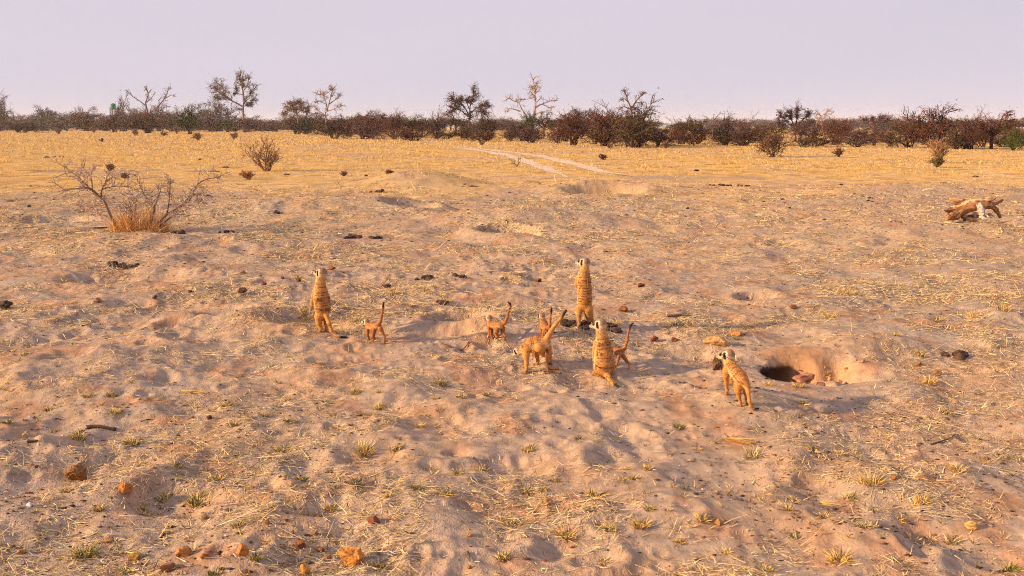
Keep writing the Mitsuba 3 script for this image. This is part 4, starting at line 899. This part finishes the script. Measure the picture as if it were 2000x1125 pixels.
limbs_tree('tree', 'bushy leafless tree with a fan of dark twigs, left of the pale dead tree', [(4, [(715, 520), (712, 450), (710, 420)]), (3, [(710, 430), (670, 390), (630, 350)]), (3, [(710, 425), (690, 370), (680, 330)]), (3, [(712, 420), (725, 360), (730, 315)]), (3, [(712, 425), (760, 370), (785, 345)]), (2.5, [(710, 430), (760, 410), (800, 395)]), (2.5, [(705, 430), (650, 410), (625, 395)])],
    65, *Z2, (.11, .07, .075), 9, sub=(9, 4), twig_len=.42, leaf=((.085, .05, .052), .45, 1.7), levels=2, rise=.05)
limbs_tree('dead_tree', 'pale pinkish dead tree rising behind bushes at right', [(4, [(882, 535), (880, 500), (862, 430), (862, 400)]), (2.5, [(862, 410), (870, 360), (890, 330), (895, 318)]), (2.4, [(862, 410), (845, 390), (825, 395)]), (2.2, [(864, 390), (850, 350), (830, 330)]), (2.2, [(870, 360), (905, 345), (925, 335)]), (2, [(872, 375), (900, 380), (930, 378)]), (1.8, [(862, 400), (850, 370), (828, 365)])],
    70, *Z2, (.36, .25, .22), 10, sub=(3, 3), twig_len=.28, levels=2)
limbs_tree('tree', 'flat topped bare tree between the pale dead tree and the dark tree at right', [(3, [(1150, 530), (1148, 440), (1146, 415)]), (2.2, [(1146, 420), (1110, 390), (1085, 375)]), (2.2, [(1146, 415), (1140, 380), (1130, 365)]), (2.2, [(1146, 415), (1170, 385), (1185, 365)]), (2.2, [(1146, 420), (1190, 395), (1218, 375)])],
    62, *Z2, (.20, .13, .13), 11, sub=(9, 4), twig_len=.42, leaf=((.13, .08, .08), .7, 1.6), levels=2)

# ------------------------------------------------------------------ bushes and crowned trees of the treeline
def crown_variant(seed, kind):
    """a bush or small tree about 1 m tall and 1.2 m wide: (wood mesh, foliage mesh)"""
    rng = np.random.default_rng(500 + seed)
    out, tips = [], []
    if kind == 'bush':
        for i in range(11):
            a = rng.uniform(0, 6.28); e = rng.uniform(.15, 1)
            d = np.array([math.cos(a) * e * .62, math.sin(a) * e * .62, .95 - .35 * e])
            grow(rng, out, [rng.normal() * .06, rng.normal() * .06, -.03], d, rng.uniform(.55, .85), .018, 0, 2, [6, 5], .5, .18, .03, rmin=.005, tips=tips, shrink=.5)
        nl, s = 2300, .036
    else:                        # a trunk and a flattened crown
        for i in range(9):
            a = i * .7 + rng.uniform(0, .5); e = rng.uniform(.3, 1)
            d = np.array([math.cos(a) * e * .9, math.sin(a) * e * .9, .62])
            grow(rng, out, [0, 0, .32 + rng.uniform(0, .12)], d, rng.uniform(.45, .65), .02, 0, 2, [7, 5], .5, .16, -.01, rmin=.005, tips=tips, shrink=.45)
        out.append(tube([[0, 0, -.05], [.02, .01, .2], [0, 0, .45]], [.035, .03, .026], 6) + (0,))
        nl, s = 2300, .036
    tp = np.array(tips)
    pick = tp[rng.integers(0, len(tp), nl)] + rng.normal(size=(nl, 3)) * .035
    pick = pick[pick[:, 2] > .02]; n = len(pick)
    D = rng.normal(size=(n, 3)); D /= np.linalg.norm(D, axis=1, keepdims=True)
    fv, ff, fc = ribbons(pick, D, rng.uniform(.6, 1.8, n) * s, rng.uniform(.15, .55, n) * s, np.zeros((n, 3)), np.ones((n, 3)) * rng.uniform(.55, 1.4, (n, 1)), 1)
    wv, wf, _ = join([t[:2] for t in out])
    sc = 1.0 / np.percentile(np.vstack([fv, wv])[:, 2], 98)
    xs = np.percentile(np.abs(np.vstack([fv, wv])[:, 0]), 97)
    sx = .6 / xs
    m = [sx, sx, sc]
    return wv * m, wf, fv * m, ff, fc
TINTS = {'brown': ((.095, .05, .043), (.135, .060, .048)), 'mauve': ((.11, .07, .072), (.145, .083, .082)), 'olive': ((.085, .055, .045), (.105, .078, .040)),
         'grey': ((.12, .09, .085), (.135, .102, .092)), 'green': ((.06, .045, .035), (.042, .088, .02)), 'dark': ((.075, .05, .048), (.075, .055, .048)), 'bright': ((.08, .06, .04), (.085, .135, .025))}
GROUPS = {}
WORD = {'brown': 'red brown', 'mauve': 'mauve brown', 'olive': 'dull olive', 'grey': 'greyish', 'dark': 'dark'}
def group_for(kind, var, tint):
    k = (kind, var, tint)
    if k not in GROUPS:
        if (kind, var) not in GROUPS: GROUPS[(kind, var)] = crown_variant(var + (100 if kind == 'tree' else 0), kind)
        wv, wf, fv, ff, fc = GROUPS[(kind, var)]
        cw, cf = TINTS[tint]; rng = np.random.default_rng(var)
        gid = f'source_{kind}_{"abcdefgh"[var]}_{tint}'
        scene[gid] = {'type': 'shapegroup', 'branches': mikit.ply((wv, wf), 'mat_matte', color=barkc(wv, rng, cw)), 'foliage': mikit.ply((fv, ff), 'mat_matte', color=np.clip(fc * np.array(cf), .003, .9))}
        GROUPS[k] = gid
    return GROUPS[k]
def crown(px, top, base, w, kind, tint, name, label, cat, group=None, seed=0):
    rng = np.random.default_rng(int(px * 3 + base * 7 + seed))
    q = flat(px, base); Y = q[1]; mpp = Y / F
    z = float(height(np.array([q[0]]), np.array([Y]))[0])
    hgt = (base - top) * mpp; ws = w * mpp / 1.2
    gid = group_for(kind, int(rng.integers(0, 4)), tint)
    key = numbered(name)
    scene[key] = {'type': 'instance', 'g': {'type': 'ref', 'id': gid}, 'to_world': T().translate([float(q[0]), float(Y), z]).rotate([0, 0, 1], float(rng.uniform(0, 360))).scale([ws, ws, hgt])}
    tag(key, label, cat, group)
BASE = ([0, 250, 500, 650, 800, 900, 1000, 1150, 1240, 1300, 1500, 1700, 1900, 2000], [258, 260, 257, 270, 275, 277, 277, 284, 287, 284, 288, 288, 291, 290])
TOP = ([0, 100, 200, 300, 400, 480, 560, 650, 750, 850, 900, 960, 1000, 1050, 1100, 1150, 1200, 1260, 1290, 1330, 1400, 1500, 1600, 1700, 1780, 1850, 1900, 1975, 2000],
       [226, 224, 221, 219, 220, 228, 236, 231, 231, 236, 233, 241, 242, 233, 227, 227, 222, 222, 248, 243, 243, 251, 247, 251, 244, 243, 240, 248, 252])
def treeline():
    rng = np.random.default_rng(77)
    x = -70.0
    while x < 2080:                                        # the front row
        b, t = np.interp(x, *BASE), np.interp(x, *TOP)
        w = rng.uniform(34, 96)
        tint = rng.choice(['brown', 'brown', 'brown', 'mauve', 'olive', 'dark'] if x > 560 else ['brown', 'mauve', 'mauve', 'grey', 'olive', 'dark'])
        crown(x + rng.normal() * 5, t + (rng.uniform(-13, 24) if x > 560 else rng.uniform(0, 16)), b + rng.uniform(-7, 1), w, 'bush', tint, 'treeline_bush', f'{WORD[tint]} bush in the treeline, {where_far(x)}', 'bush', 'bushes in the front row of the treeline')
        x += w * rng.uniform(.46, .78)
    x = -70.0
    while x < 2080:                                        # a second row, farther back and a little taller
        b, t = np.interp(x, *BASE), np.interp(x, *TOP)
        b2 = 250 + (b - 250) * rng.uniform(.5, .75)
        w = rng.uniform(36, 66)
        tint = rng.choice(['grey', 'mauve', 'dark', 'brown', 'olive'])
        crown(x, t + (rng.uniform(-11, 8) if x > 560 else rng.uniform(-5, 8)), b2, w, rng.choice(['bush', 'tree']), tint, 'background_tree', f'{WORD[tint]} tree behind the bushes, {where_far(x)}', 'tree', 'trees behind the front row of bushes')
        x += w * rng.uniform(.5, .8)
treeline()
for px, top, base, w, kind, tint, lab in [
        (370, 210, 262, 50, 'bush', 'green', 'dark green bush among brown ones at the left of the treeline'),
        (1978, 251, 294, 56, 'bush', 'bright', 'fresh green bush at the right edge of the treeline'),
        (445, 236, 258, 26, 'bush', 'green', 'small dark green bush below the tall tree with the sparse crown'),
        (597, 233, 262, 34, 'bush', 'green', 'small dark green bush below the tall pale bare tree'),
        (1032, 219, 268, 34, 'bush', 'green', 'dark green shrub behind the trunk of the tall dead tree'),
        (1240, 208, 288, 128, 'bush', 'olive', 'largest bush of the treeline, broad and olive brown, right of centre'),
        (1178, 217, 285, 104, 'bush', 'brown', 'broad red brown bush left of the largest bush'),
        (1118, 219, 283, 92, 'bush', 'brown', 'red brown bush right of the tall dead tree'),
        (1285, 250, 286, 34, 'bush', 'dark', 'low dark bush right of the largest bush'),
        (1817, 214, 290, 112, 'bush', 'brown', 'tall red brown bushy tree at right'),
        (1936, 222, 291, 112, 'tree', 'brown', 'broad dark crowned tree near the right edge'),
        (1895, 238, 291, 60, 'bush', 'mauve', 'mauve brown bush left of the broad dark crowned tree'),
        (92, 211, 255, 48, 'tree', 'dark', 'dark umbrella shaped tree at the far left'),
        (240, 193, 256, 36, 'bush', 'grey', 'round crowned tree right of the green water tank'),
        (432, 202, 256, 78, 'bush', 'mauve', 'broad round mauve brown tree left of the tall tree with the sparse crown'),
        (394, 206, 254, 50, 'tree', 'green', 'flat crowned green tree right of the dark green bush'),
        (4, 192, 256, 34, 'bush', 'grey', 'grey tree cut by the left edge'),
        (310, 207, 256, 54, 'bush', 'mauve', 'pinkish bush below the right limb of the two limbed dead tree'),
        (268, 212, 255, 34, 'tree', 'grey', 'small grey tree below the left limb of the two limbed dead tree'),
        (1355, 232, 284, 52, 'tree', 'olive', 'umbrella shaped olive tree left of the small bent dead tree'),
        (1415, 232, 284, 60, 'bush', 'dark', 'dark bush right of the small bent dead tree'),
        (1450, 235, 285, 44, 'bush', 'mauve', 'pale mauve bush right of the dark bush'),
        (165, 212, 256, 60, 'tree', 'mauve', 'low mauve tree left of the green water tank'),
        (478, 230, 259, 56, 'bush', 'mauve', 'mauve brown bush in front of the trunk of the tall tree with the sparse crown'),
        (222, 224, 258, 52, 'bush', 'brown', 'brown bush in front of the stand of the green water tank'),
        (287, 222, 258, 58, 'bush', 'brown', 'brown bush in front of the two limbed dead tree'),
        (580, 238, 262, 46, 'bush', 'dark', 'dark bush in front of the rounded pale tree'),
        (1036, 246, 279, 52, 'bush', 'mauve', 'mauve brown bush in front of the trunk of the tall dead tree'),
        (855, 220, 272, 34, 'bush', 'mauve', 'mauve bush left of the dark leafless tree'),
        (945, 222, 275, 40, 'bush', 'dark', 'dark bush right of the dark leafless tree'),
        (720, 226, 268, 70, 'bush', 'brown', 'brown bush below bare twigs left of the centre'),
        (805, 226, 272, 44, 'tree', 'olive', 'olive umbrella tree left of the centre')]:
    crown(px, top, base, w, kind, tint, 'tree' if kind == 'tree' else 'bush', lab, kind)
def far_wood():
    rng = np.random.default_rng(9)
    gid = [group_for('tree', 0, 'grey'), group_for('bush', 1, 'grey'), group_for('bush', 2, 'mauve')]
    for i in range(299):
        px = rng.uniform(-700, 2700); Y = rng.uniform(255, 560)
        p = at(px, 250, Y); hgt = rng.uniform(2.2, 4.6) * (Y / 330) ** .8; w = hgt * rng.uniform(1.8, 3.0)
        key = f'far_woodland__{i + 1:03d}'
        scene[key] = {'type': 'instance', 'g': {'type': 'ref', 'id': gid[i % 3]}, 'to_world': T().translate([float(p[0]), float(Y), 0]).rotate([0, 0, 1], float(rng.uniform(0, 360))).scale([w, w, hgt])}
    tag('far_woodland', 'distant woodland that reads as one pale mass behind the treeline', 'woodland', kind='stuff')
far_wood()

# ------------------------------------------------------------------ water tank
def tank():
    Y = 235.0; mpp = Y / F; c = at(221, 207.5, Y)
    key = 'water_tank'
    prof = np.array([[0, -5.2], [4.4, -5.2], [4.6, -4.8], [4.6, -2], [4.75, -1.9], [4.75, -1.5], [4.6, -1.4], [4.6, 1.5], [4.75, 1.6], [4.75, 2.0], [4.6, 2.1], [4.6, 3.6], [3.6, 4.7], [1.3, 5.2], [0, 5.2]]) * mpp
    m = trimesh.creation.revolve(prof, sections=24); put(key + '__tank', (m.vertices + c, m.faces), 'mat_stone', (.03, .20, .13), smooth=False)
    lid = trimesh.creation.cylinder(1.3 * mpp, .8 * mpp, sections=16); put(key + '__lid', (lid.vertices + c + [0, 0, 5.4 * mpp], lid.faces), 'mat_stone', (.025, .16, .11))
    b = trimesh.creation.box((11 * mpp, 11 * mpp, .9 * mpp)); put(key + '__platform', (b.vertices + c - [0, 0, 5.7 * mpp], b.faces), 'mat_stone', (.10, .09, .085))
    i = 0
    for sx in (-1, 1):
        for sy in (-1, 1):
            top = c + [sx * 4.4 * mpp, sy * 4.4 * mpp, -6.1 * mpp]; bot = np.array([top[0] + sx * .3, top[1] + sy * .3, -.2])
            v, f = tube([top, bot], .10, 6); put(key + '__leg' + (f'_{i:03d}' if i else ''), (v, f), 'mat_stone', (.10, .09, .085)); i += 1
    tag(key, 'green water tank on a stand above the bushes at left', 'water tank')
tank()

# ------------------------------------------------------------------ sandy vehicle track
def track():
    R1 = [(885, 286), (934, 293.5), (987, 303), (1034, 317), (1072, 333), (1110, 350)]
    R2 = [(900, 285), (987, 296.5), (1059, 306), (1112, 319), (1166, 333), (1240, 347)]
    for rut, wpx in ((R1, 1.0), (R2, 1.0)):
        P = np.array([flat(*q)[:2] for q in rut])
        u = np.linspace(0, len(P) - 1, 90) 
        from scipy.interpolate import PchipInterpolator
        C = np.stack([PchipInterpolator(np.arange(len(P)), P[:, k])(u) for k in (0, 1)], 1)
        t = np.gradient(C, axis=0); t /= np.linalg.norm(t, axis=1, keepdims=True); nrm = np.stack([t[:, 1], -t[:, 0]], 1)
        rr = np.random.default_rng(3)
        wl = .17 + .12 * meshkit.noise(np.stack([u * 3, u * 0, u * 0], 1), 1); wr = .17 + .12 * meshkit.noise(np.stack([u * 3, u * 0 + 5, u * 0], 1), 2)
        taper = np.minimum(1, np.minimum(u / .3, (len(P) - 1 - u) / 1.4)) + .02; wl = wl * (.7 + .6 * meshkit.noise(np.stack([u * 9, u * 0, u * 0], 1), 11)); wr = wr * (.7 + .6 * meshkit.noise(np.stack([u * 9, u * 0 + 3, u * 0], 1), 12))
        rows = [C + nrm * (k * np.where(k < 0, wl, wr) * taper)[:, None] for k in np.linspace(-1, 1, 7)]
        V = np.stack(rows, 1); z = height(V[..., 0], V[..., 1]) + .006
        v = np.concatenate([V, z[..., None]], -1).reshape(-1, 3)
        i, j = np.meshgrid(np.arange(89), np.arange(6), indexing='ij')
        q = np.stack([i * 7 + j, i * 7 + j + 1, (i + 1) * 7 + j + 1, (i + 1) * 7 + j], -1).reshape(-1, 4)
        key = numbered('sandy_track')
        put(key, (v, np.vstack([q[:, [0, 1, 2]], q[:, [0, 2, 3]]])), 'mat_track', smooth=True)
        tag(key, 'pale sandy wheel rut of a vehicle track crossing the golden grass', kind='structure')
        TRACKS.append(C)
TRACKS = []
track()

# ------------------------------------------------------------------ golden grass of the plain
def golden_grass():
    rng = np.random.default_rng(31)
    n = 190000
    Y = np.exp(rng.uniform(math.log(10.5), math.log(260), n)); X = rng.uniform(-.66, .66, n) * (Y + 2)
    edge = 12.6 - 2.6 * sst(3.5, 8.0, -X) + (nfbm(X, Y, 2.4, 91, 3) - .5) * 12
    d = nfbm(X, Y, 1.6, 95, 3)
    ok = (Y > edge + rng.exponential(1.0, n) - .8) & (rng.uniform(size=n) < .22 + 1.2 * sst(.38, .62, d))
    for C in TRACKS:
        from scipy.spatial import cKDTree
        dd, _ = cKDTree(C).query(np.stack([X, Y], 1)); ok &= dd > rng.uniform(.05, .30, n)
    X, Y = X[ok], Y[ok]; n = len(X)
    z = height(X, Y)
    D = np.stack([rng.normal(size=n) * .9, rng.normal(size=n) * .9, np.ones(n)], 1); D /= np.linalg.norm(D, axis=1, keepdims=True)
    ln = rng.uniform(.03, .11, n) * (.45 + .55 * sst(12, 26, Y)) * (1 + .5 * sst(30, 60, Y)); wd = np.maximum(.006, Y * .00065) * rng.uniform(.6, 1.4, n)
    t = rng.uniform(size=(n, 1)); c = np.array([.67, .45, .145]) * (1 - t) + np.array([.63, .46, .22]) * t
    c = np.where(rng.uniform(size=(n, 1)) < .10, np.array([.26, .15, .07]), c) * rng.uniform(.7, 1.25, (n, 1))
    side = np.stack([np.ones(n), rng.normal(size=n) * .6, rng.normal(size=n) * .1], 1)
    v, f, c = ribbons(np.stack([X, Y, z - .005], 1), D, ln, wd, np.stack([rng.normal(size=n), rng.normal(size=n), -np.abs(rng.normal(size=n))], 1) * .03, c, 1, side)
    put('golden_grass', (v, f), 'mat_matte', c); tag('golden_grass', 'dry golden grass covering the plain beyond the bare sand', 'grass', kind='stuff')
golden_grass()

# ------------------------------------------------------------------ straw lying on the sand
def straw(seed, n, y0, y1, segs):
    rng = np.random.default_rng(seed)
    Y = np.exp(rng.uniform(math.log(y0), math.log(y1), n)); X = rng.uniform(-.64, .64, n) * (Y + .4)
    d = nfbm(X, Y, .55, 101, 3) * .65 + nfbm(X, Y, .16, 111, 2) * .35
    extra = np.zeros(n)
    for px, py, r in [(1880, 800, .25), (1960, 860, .2), (1730, 940, .16), (1660, 575, .3), (1620, 617, .2), (1020, 960, .16), (700, 625, .18), (1750, 560, .6), (1900, 600, .4), (470, 900, .2), (1100, 980, .15), (1250, 1030, .1), (620, 640, .1), (1350, 640, .25), (420, 560, .4), (760, 560, .3)]:
        c = flat(px, py); extra += np.exp(-((X - c[0]) ** 2 + (Y - c[1]) ** 2) / r ** 2)
    pr = .05 + .9 * sst(.47 + .02 * (Y < 3.6), .62, d + .10 * extra) + .5 * extra * (d > .42)
    pr *= np.where(Y > 6, .85, 1.0)
    ok = rng.uniform(size=n) < pr * .8
    e = np.sqrt(((X - BUR[0]) / .27) ** 2 + ((Y - BUR[1]) / .185) ** 2); ok &= e > 1.0
    X, Y = X[ok], Y[ok]; n = len(X)
    ln = (rng.uniform(.008, .036, n) + (rng.uniform(size=n) < .06) * rng.uniform(.02, .08, n)) * np.clip(Y / 4, .85, 1.6)
    a = rng.normal(size=n) * .9 + np.where(rng.uniform(size=n) < .5, 0, np.pi); tilt = rng.normal(size=n) * .10 + (rng.uniform(size=n) < .035) * rng.uniform(.3, 1.2, n)
    D = np.stack([np.cos(a) * np.cos(tilt), np.sin(a) * np.cos(tilt), np.sin(tilt)], 1)
    z0 = height(X, Y); X1, Y1 = X + D[:, 0] * ln, Y + D[:, 1] * ln; z1 = height(X1, Y1)
    lie = np.abs(tilt) < .35
    D[:, 2] = np.where(lie, (z1 - z0) / ln + rng.uniform(-.02, .14, n), D[:, 2]); D /= np.linalg.norm(D, axis=1, keepdims=True)
    wd = rng.uniform(.0012, .0030, n) * np.maximum(1, Y / 3.0)
    t = rng.uniform(size=(n, 1)); c = np.array([.74, .59, .34]) * (1 - t) + np.array([.66, .46, .19]) * t
    g = rng.uniform(size=(n, 1)); c = np.where(g < .24, np.array([.22, .125, .07]), c); c = np.where(g > .9, np.array([.72, .60, .42]), c)
    c = c * rng.uniform(.7, 1.2, (n, 1))
    side = np.cross(D, [0, 0, 1.0]) + rng.normal(size=(n, 3)) * .35
    v, f, c = ribbons(np.stack([X, Y, z0 + rng.uniform(.001, .006, n)], 1), D, ln, wd, rng.normal(size=(n, 3)) * ln[:, None] * .32 * [1, 1, .3], c, segs, side)
    return v, f, c
def all_straw():
    v, f, c = join([straw(41, 95000, 1.55, 3.6, 2), straw(42, 330000, 3.6, 15, 1)])
    put('straw_litter', (v, f), 'mat_matte', c); tag('straw_litter', 'dry straw and stalk bits strewn over the sand', 'straw', kind='stuff')
all_straw()
def crumbs():
    rng = np.random.default_rng(43)
    n = 26000
    Y = np.exp(rng.uniform(math.log(1.55), math.log(14), n)); X = rng.uniform(-.64, .64, n) * (Y + .4)
    d = nfbm(X, Y, .7, 121, 3); ok = rng.uniform(size=n) < .15 + .85 * sst(.45, .6, d); X, Y = X[ok], Y[ok]; n = len(X)
    r = (.0016 + .004 * rng.uniform(size=n) ** 4) * np.maximum(1, Y / 4) ** .9
    oc = np.array([[1, 0, 0], [-1, 0, 0], [0, 1, 0], [0, -1, 0], [0, 0, 1], [0, 0, -.6.__float__()]]); of = np.array([[0, 2, 4], [2, 1, 4], [1, 3, 4], [3, 0, 4], [2, 0, 5], [1, 2, 5], [3, 1, 5], [0, 3, 5]])
    sc = rng.uniform(.6, 1.6, (n, 6, 1)); V = oc[None] * sc * r[:, None, None] * [1.7, 1.1, .55] + np.stack([X, Y, height(X, Y) + r * .3], 1)[:, None]
    Fc = of[None] + (np.arange(n) * 6)[:, None, None]
    pal = np.array([[.10, .055, .04], [.22, .10, .05], [.30, .17, .10], [.48, .38, .30], [.06, .04, .03], [.13, .07, .045]])
    c = np.repeat(pal[rng.integers(0, 6, n)] * rng.uniform(.7, 1.2, (n, 1)), 6, 0)
    put('pebble_litter', (V.reshape(-1, 3), Fc.reshape(-1, 3)), 'mat_matte', c); tag('pebble_litter', 'crumbs of dung, pebbles and chips strewn over the sand', 'pebbles', kind='stuff')
crumbs()

# ------------------------------------------------------------------ grass tufts
def tuft(rng, px, py, w, kind, n=None, hscale=1.0):
    p = ground(px, py); mpp = p[1] / F; R = w / 2 * mpp
    n = n or int(np.clip(26 + w * 1.7, 28, 120))
    a = rng.uniform(0, 6.28, n); rr = np.sqrt(rng.uniform(size=n)) * R * .6
    bx, by = p[0] + np.cos(a) * rr, p[1] + np.sin(a) * rr * .8
    z = height(bx, by)
    hh = rng.uniform(.35, 1.0, n) * np.clip(R * 1.05, .010, .05) * hscale
    D = np.stack([np.cos(a) * .6 * rr / R + rng.normal(size=n) * .4, np.sin(a) * .6 * rr / R + rng.normal(size=n) * .4, np.full(n, .9)], 1); D /= np.linalg.norm(D, axis=1, keepdims=True)
    green = np.array([.13, .135, .035]); dry = np.array([.60, .40, .13]); pale = np.array([.68, .50, .24]); gr = np.array([.25, .20, .13])
    t = rng.uniform(size=(n, 1))
    fr = {'green': .62, 'mixed': .38, 'dry': .05, 'grey': 0}[kind]
    c = np.where(t < fr, green * rng.uniform(.6, 1.7, (n, 1)) * [1, 1, 1], np.where(t < .8, dry, pale)) if kind != 'grey' else np.where(t < .6, gr, pale)
    c = c * rng.uniform(.7, 1.2, (n, 1))
    v, f, c = ribbons(np.stack([bx, by, z - .002], 1), D, hh, np.maximum(rng.uniform(.0018, .0038, n), .6 * mpp), np.stack([np.cos(a), np.sin(a), -np.ones(n) * .5], 1) * hh[:, None] * .35, c, 2)
    return v, f, c
TUFTS = [(153, 856, 42, 'm'), (258, 868, 40, 'g'), (97, 801, 28, 'm'), (15, 826, 24, 'g'), (171, 775, 26, 'm'), (219, 773, 30, 'm'), (226, 806, 32, 'm'), (445, 792, 30, 'm'), (345, 910, 28, 'm'), (551, 882, 40, 'm'), (561, 822, 22, 'g'), (458, 831, 28, 'g'),
  (424, 938, 40, 'm'), (318, 978, 36, 'm'), (383, 983, 54, 'm'), (279, 999, 28, 'g'), (590, 937, 28, 'g'), (195, 996, 36, 'm'), (498, 1091, 34, 'm'), (465, 1028, 32, 'm'), (647, 996, 34, 'm'), (246, 1118, 40, 'm'), (417, 1122, 30, 'g'), (518, 813, 22, 'm'), (68, 1001, 16, 'g'), (274, 909, 24, 'm'), (130, 960, 30, 'm'),
  (694, 768, 34, 'm'), (738, 798, 32, 'm'), (853, 779, 22, 'm'), (903, 776, 28, 'm'), (951, 773, 24, 'g'), (862, 751, 36, 'g'), (821, 834, 24, 'm'), (711, 886, 60, 'm'), (773, 879, 34, 'm'), (893, 925, 30, 'm'), (939, 919, 30, 'm'), (1031, 880, 38, 'm'), (1132, 857, 22, 'g'), (1327, 837, 32, 'g'), (1030, 964, 34, 'm'), (1060, 957, 24, 'm'), (1084, 940, 22, 'm'),
  (1163, 969, 46, 'm'), (1153, 997, 24, 'g'), (1238, 935, 26, 'm'), (1223, 917, 18, 'g'), (1266, 916, 30, 'd'), (1269, 995, 26, 'm'), (1005, 1026, 32, 'g'), (985, 1091, 44, 'm'), (1190, 1033, 34, 'm'), (1252, 1028, 50, 'd'), (872, 966, 40, 'm'), (814, 955, 32, 'm'), (759, 970, 24, 'm'), (697, 944, 44, 'y'), (1105, 1047, 50, 'd'), (742, 1108, 44, 'y'),
  (1587, 879, 28, 'm'), (1642, 887, 28, 'd'), (1671, 887, 16, 'd'), (1659, 974, 34, 'm'), (1539, 995, 28, 'm'), (1371, 1016, 34, 'm'), (1549, 1050, 28, 'g'), (1494, 1113, 38, 'm'), (1974, 1115, 44, 'g'), (1570, 790, 28, 'g'), (1813, 749, 40, 'd'), (1366, 879, 18, 'd'), (1471, 893, 54, 'y'), (1850, 807, 40, 'y'),
  (1650, 573, 64, 'd'), (1620, 620, 46, 'd'), (1321, 637, 34, 'g'), (1901, 619, 40, 'd'), (1957, 605, 40, 'd'), (1833, 626, 30, 'm'), (1748, 656, 24, 'm'), (1581, 659, 14, 'm'), (1442, 664, 18, 'g'), (1798, 694, 34, 'm'), (600, 609, 56, 'm'), (700, 628, 50, 'y'), (828, 569, 18, 'g'), (767, 573, 28, 'd'), (582, 545, 24, 'm'), (545, 592, 22, 'd'),
  (1614, 742, 22, 'd'), (1500, 752, 26, 'd'), (1560, 756, 30, 'd'), (1205, 676, 14, 'g'), (1085, 720, 18, 'm'), (740, 766, 18, 'd'), (870, 590, 34, 'd'), (1205, 632, 24, 'd'), (1180, 1100, 26, 'm'), (1610, 1010, 30, 'd'), (1690, 1030, 34, 'm'), (1760, 1015, 26, 'd'), (1420, 1080, 30, 'd'), (1330, 1060, 28, 'd'), (1860, 1060, 40, 'y'), (1640, 1095, 60, 'd'), (1870, 920, 46, 'd'), (1700, 945, 70, 'd'), (1800, 980, 40, 'd')]
def tufts():
    rng = np.random.default_rng(51)
    K = {'m': 'mixed', 'g': 'green', 'd': 'dry', 'y': 'grey'}
    LAB = {'m': 'half green, half dry grass tuft', 'g': 'fresh green grass tuft', 'd': 'dry yellow straw tuft', 'y': 'withered grey brown grass tuft'}
    GRP = {'m': 'half dry grass tufts', 'g': 'fresh green grass tufts', 'd': 'dry yellow straw tufts', 'y': 'withered grass tufts'}
    for px, py, w, k in TUFTS:
        v, f, c = tuft(rng, px, py, w, K[k]); key = numbered('grass_tuft')
        put(key, (v, f), 'mat_matte', c); tag(key, f'{LAB[k]}, {where_near(px, py)}', 'grass tuft', GRP[k])
    key = numbered('grass_tuft'); v, f, c = tuft(rng, 162, 1086, 66, 'green', 130); put(key, (v, f), 'mat_matte', c); tag(key, 'largest fresh green grass tuft, at the bottom left', 'grass tuft')
    out = []
    for i in range(2600):
        Y = math.exp(rng.uniform(math.log(1.6), math.log(13))); X = rng.uniform(-.6, .6) * Y
        if meshkit.noise(np.array([X / .6, Y / .6, 0.]), 131) < .42: continue
        py_w = rng.uniform(.012, .035) * F / Y
        p = on(X, Y); n = int(rng.integers(5, 18)); a = rng.uniform(0, 6.28, n); hh = rng.uniform(.004, .026, n) * rng.uniform(.5, 1.2)
        D = np.stack([np.cos(a) * .6, np.sin(a) * .6, np.full(n, .8)], 1); D /= np.linalg.norm(D, axis=1, keepdims=True)
        col = ((.15, .14, .045) if rng.uniform() < .25 else (.62, .45, .20) if rng.uniform() < .7 else (.22, .13, .07)) * np.ones(3) * rng.uniform(.6, 1.2, (n, 1))
        b = p + np.stack([np.cos(a), np.sin(a), 0 * a], 1) * .006
        out.append(ribbons(b, D, hh, np.full(n, .0022 * max(1, Y / 4)), np.stack([np.cos(a), np.sin(a), -np.ones(n)], 1) * hh[:, None] * .2, col, 1))
    v, f, c = join(out); put('small_grass', (v, f), 'mat_matte', c); tag('small_grass', 'tiny sprouts and stubble of grass dotting the sand', 'grass', kind='stuff')
tufts()
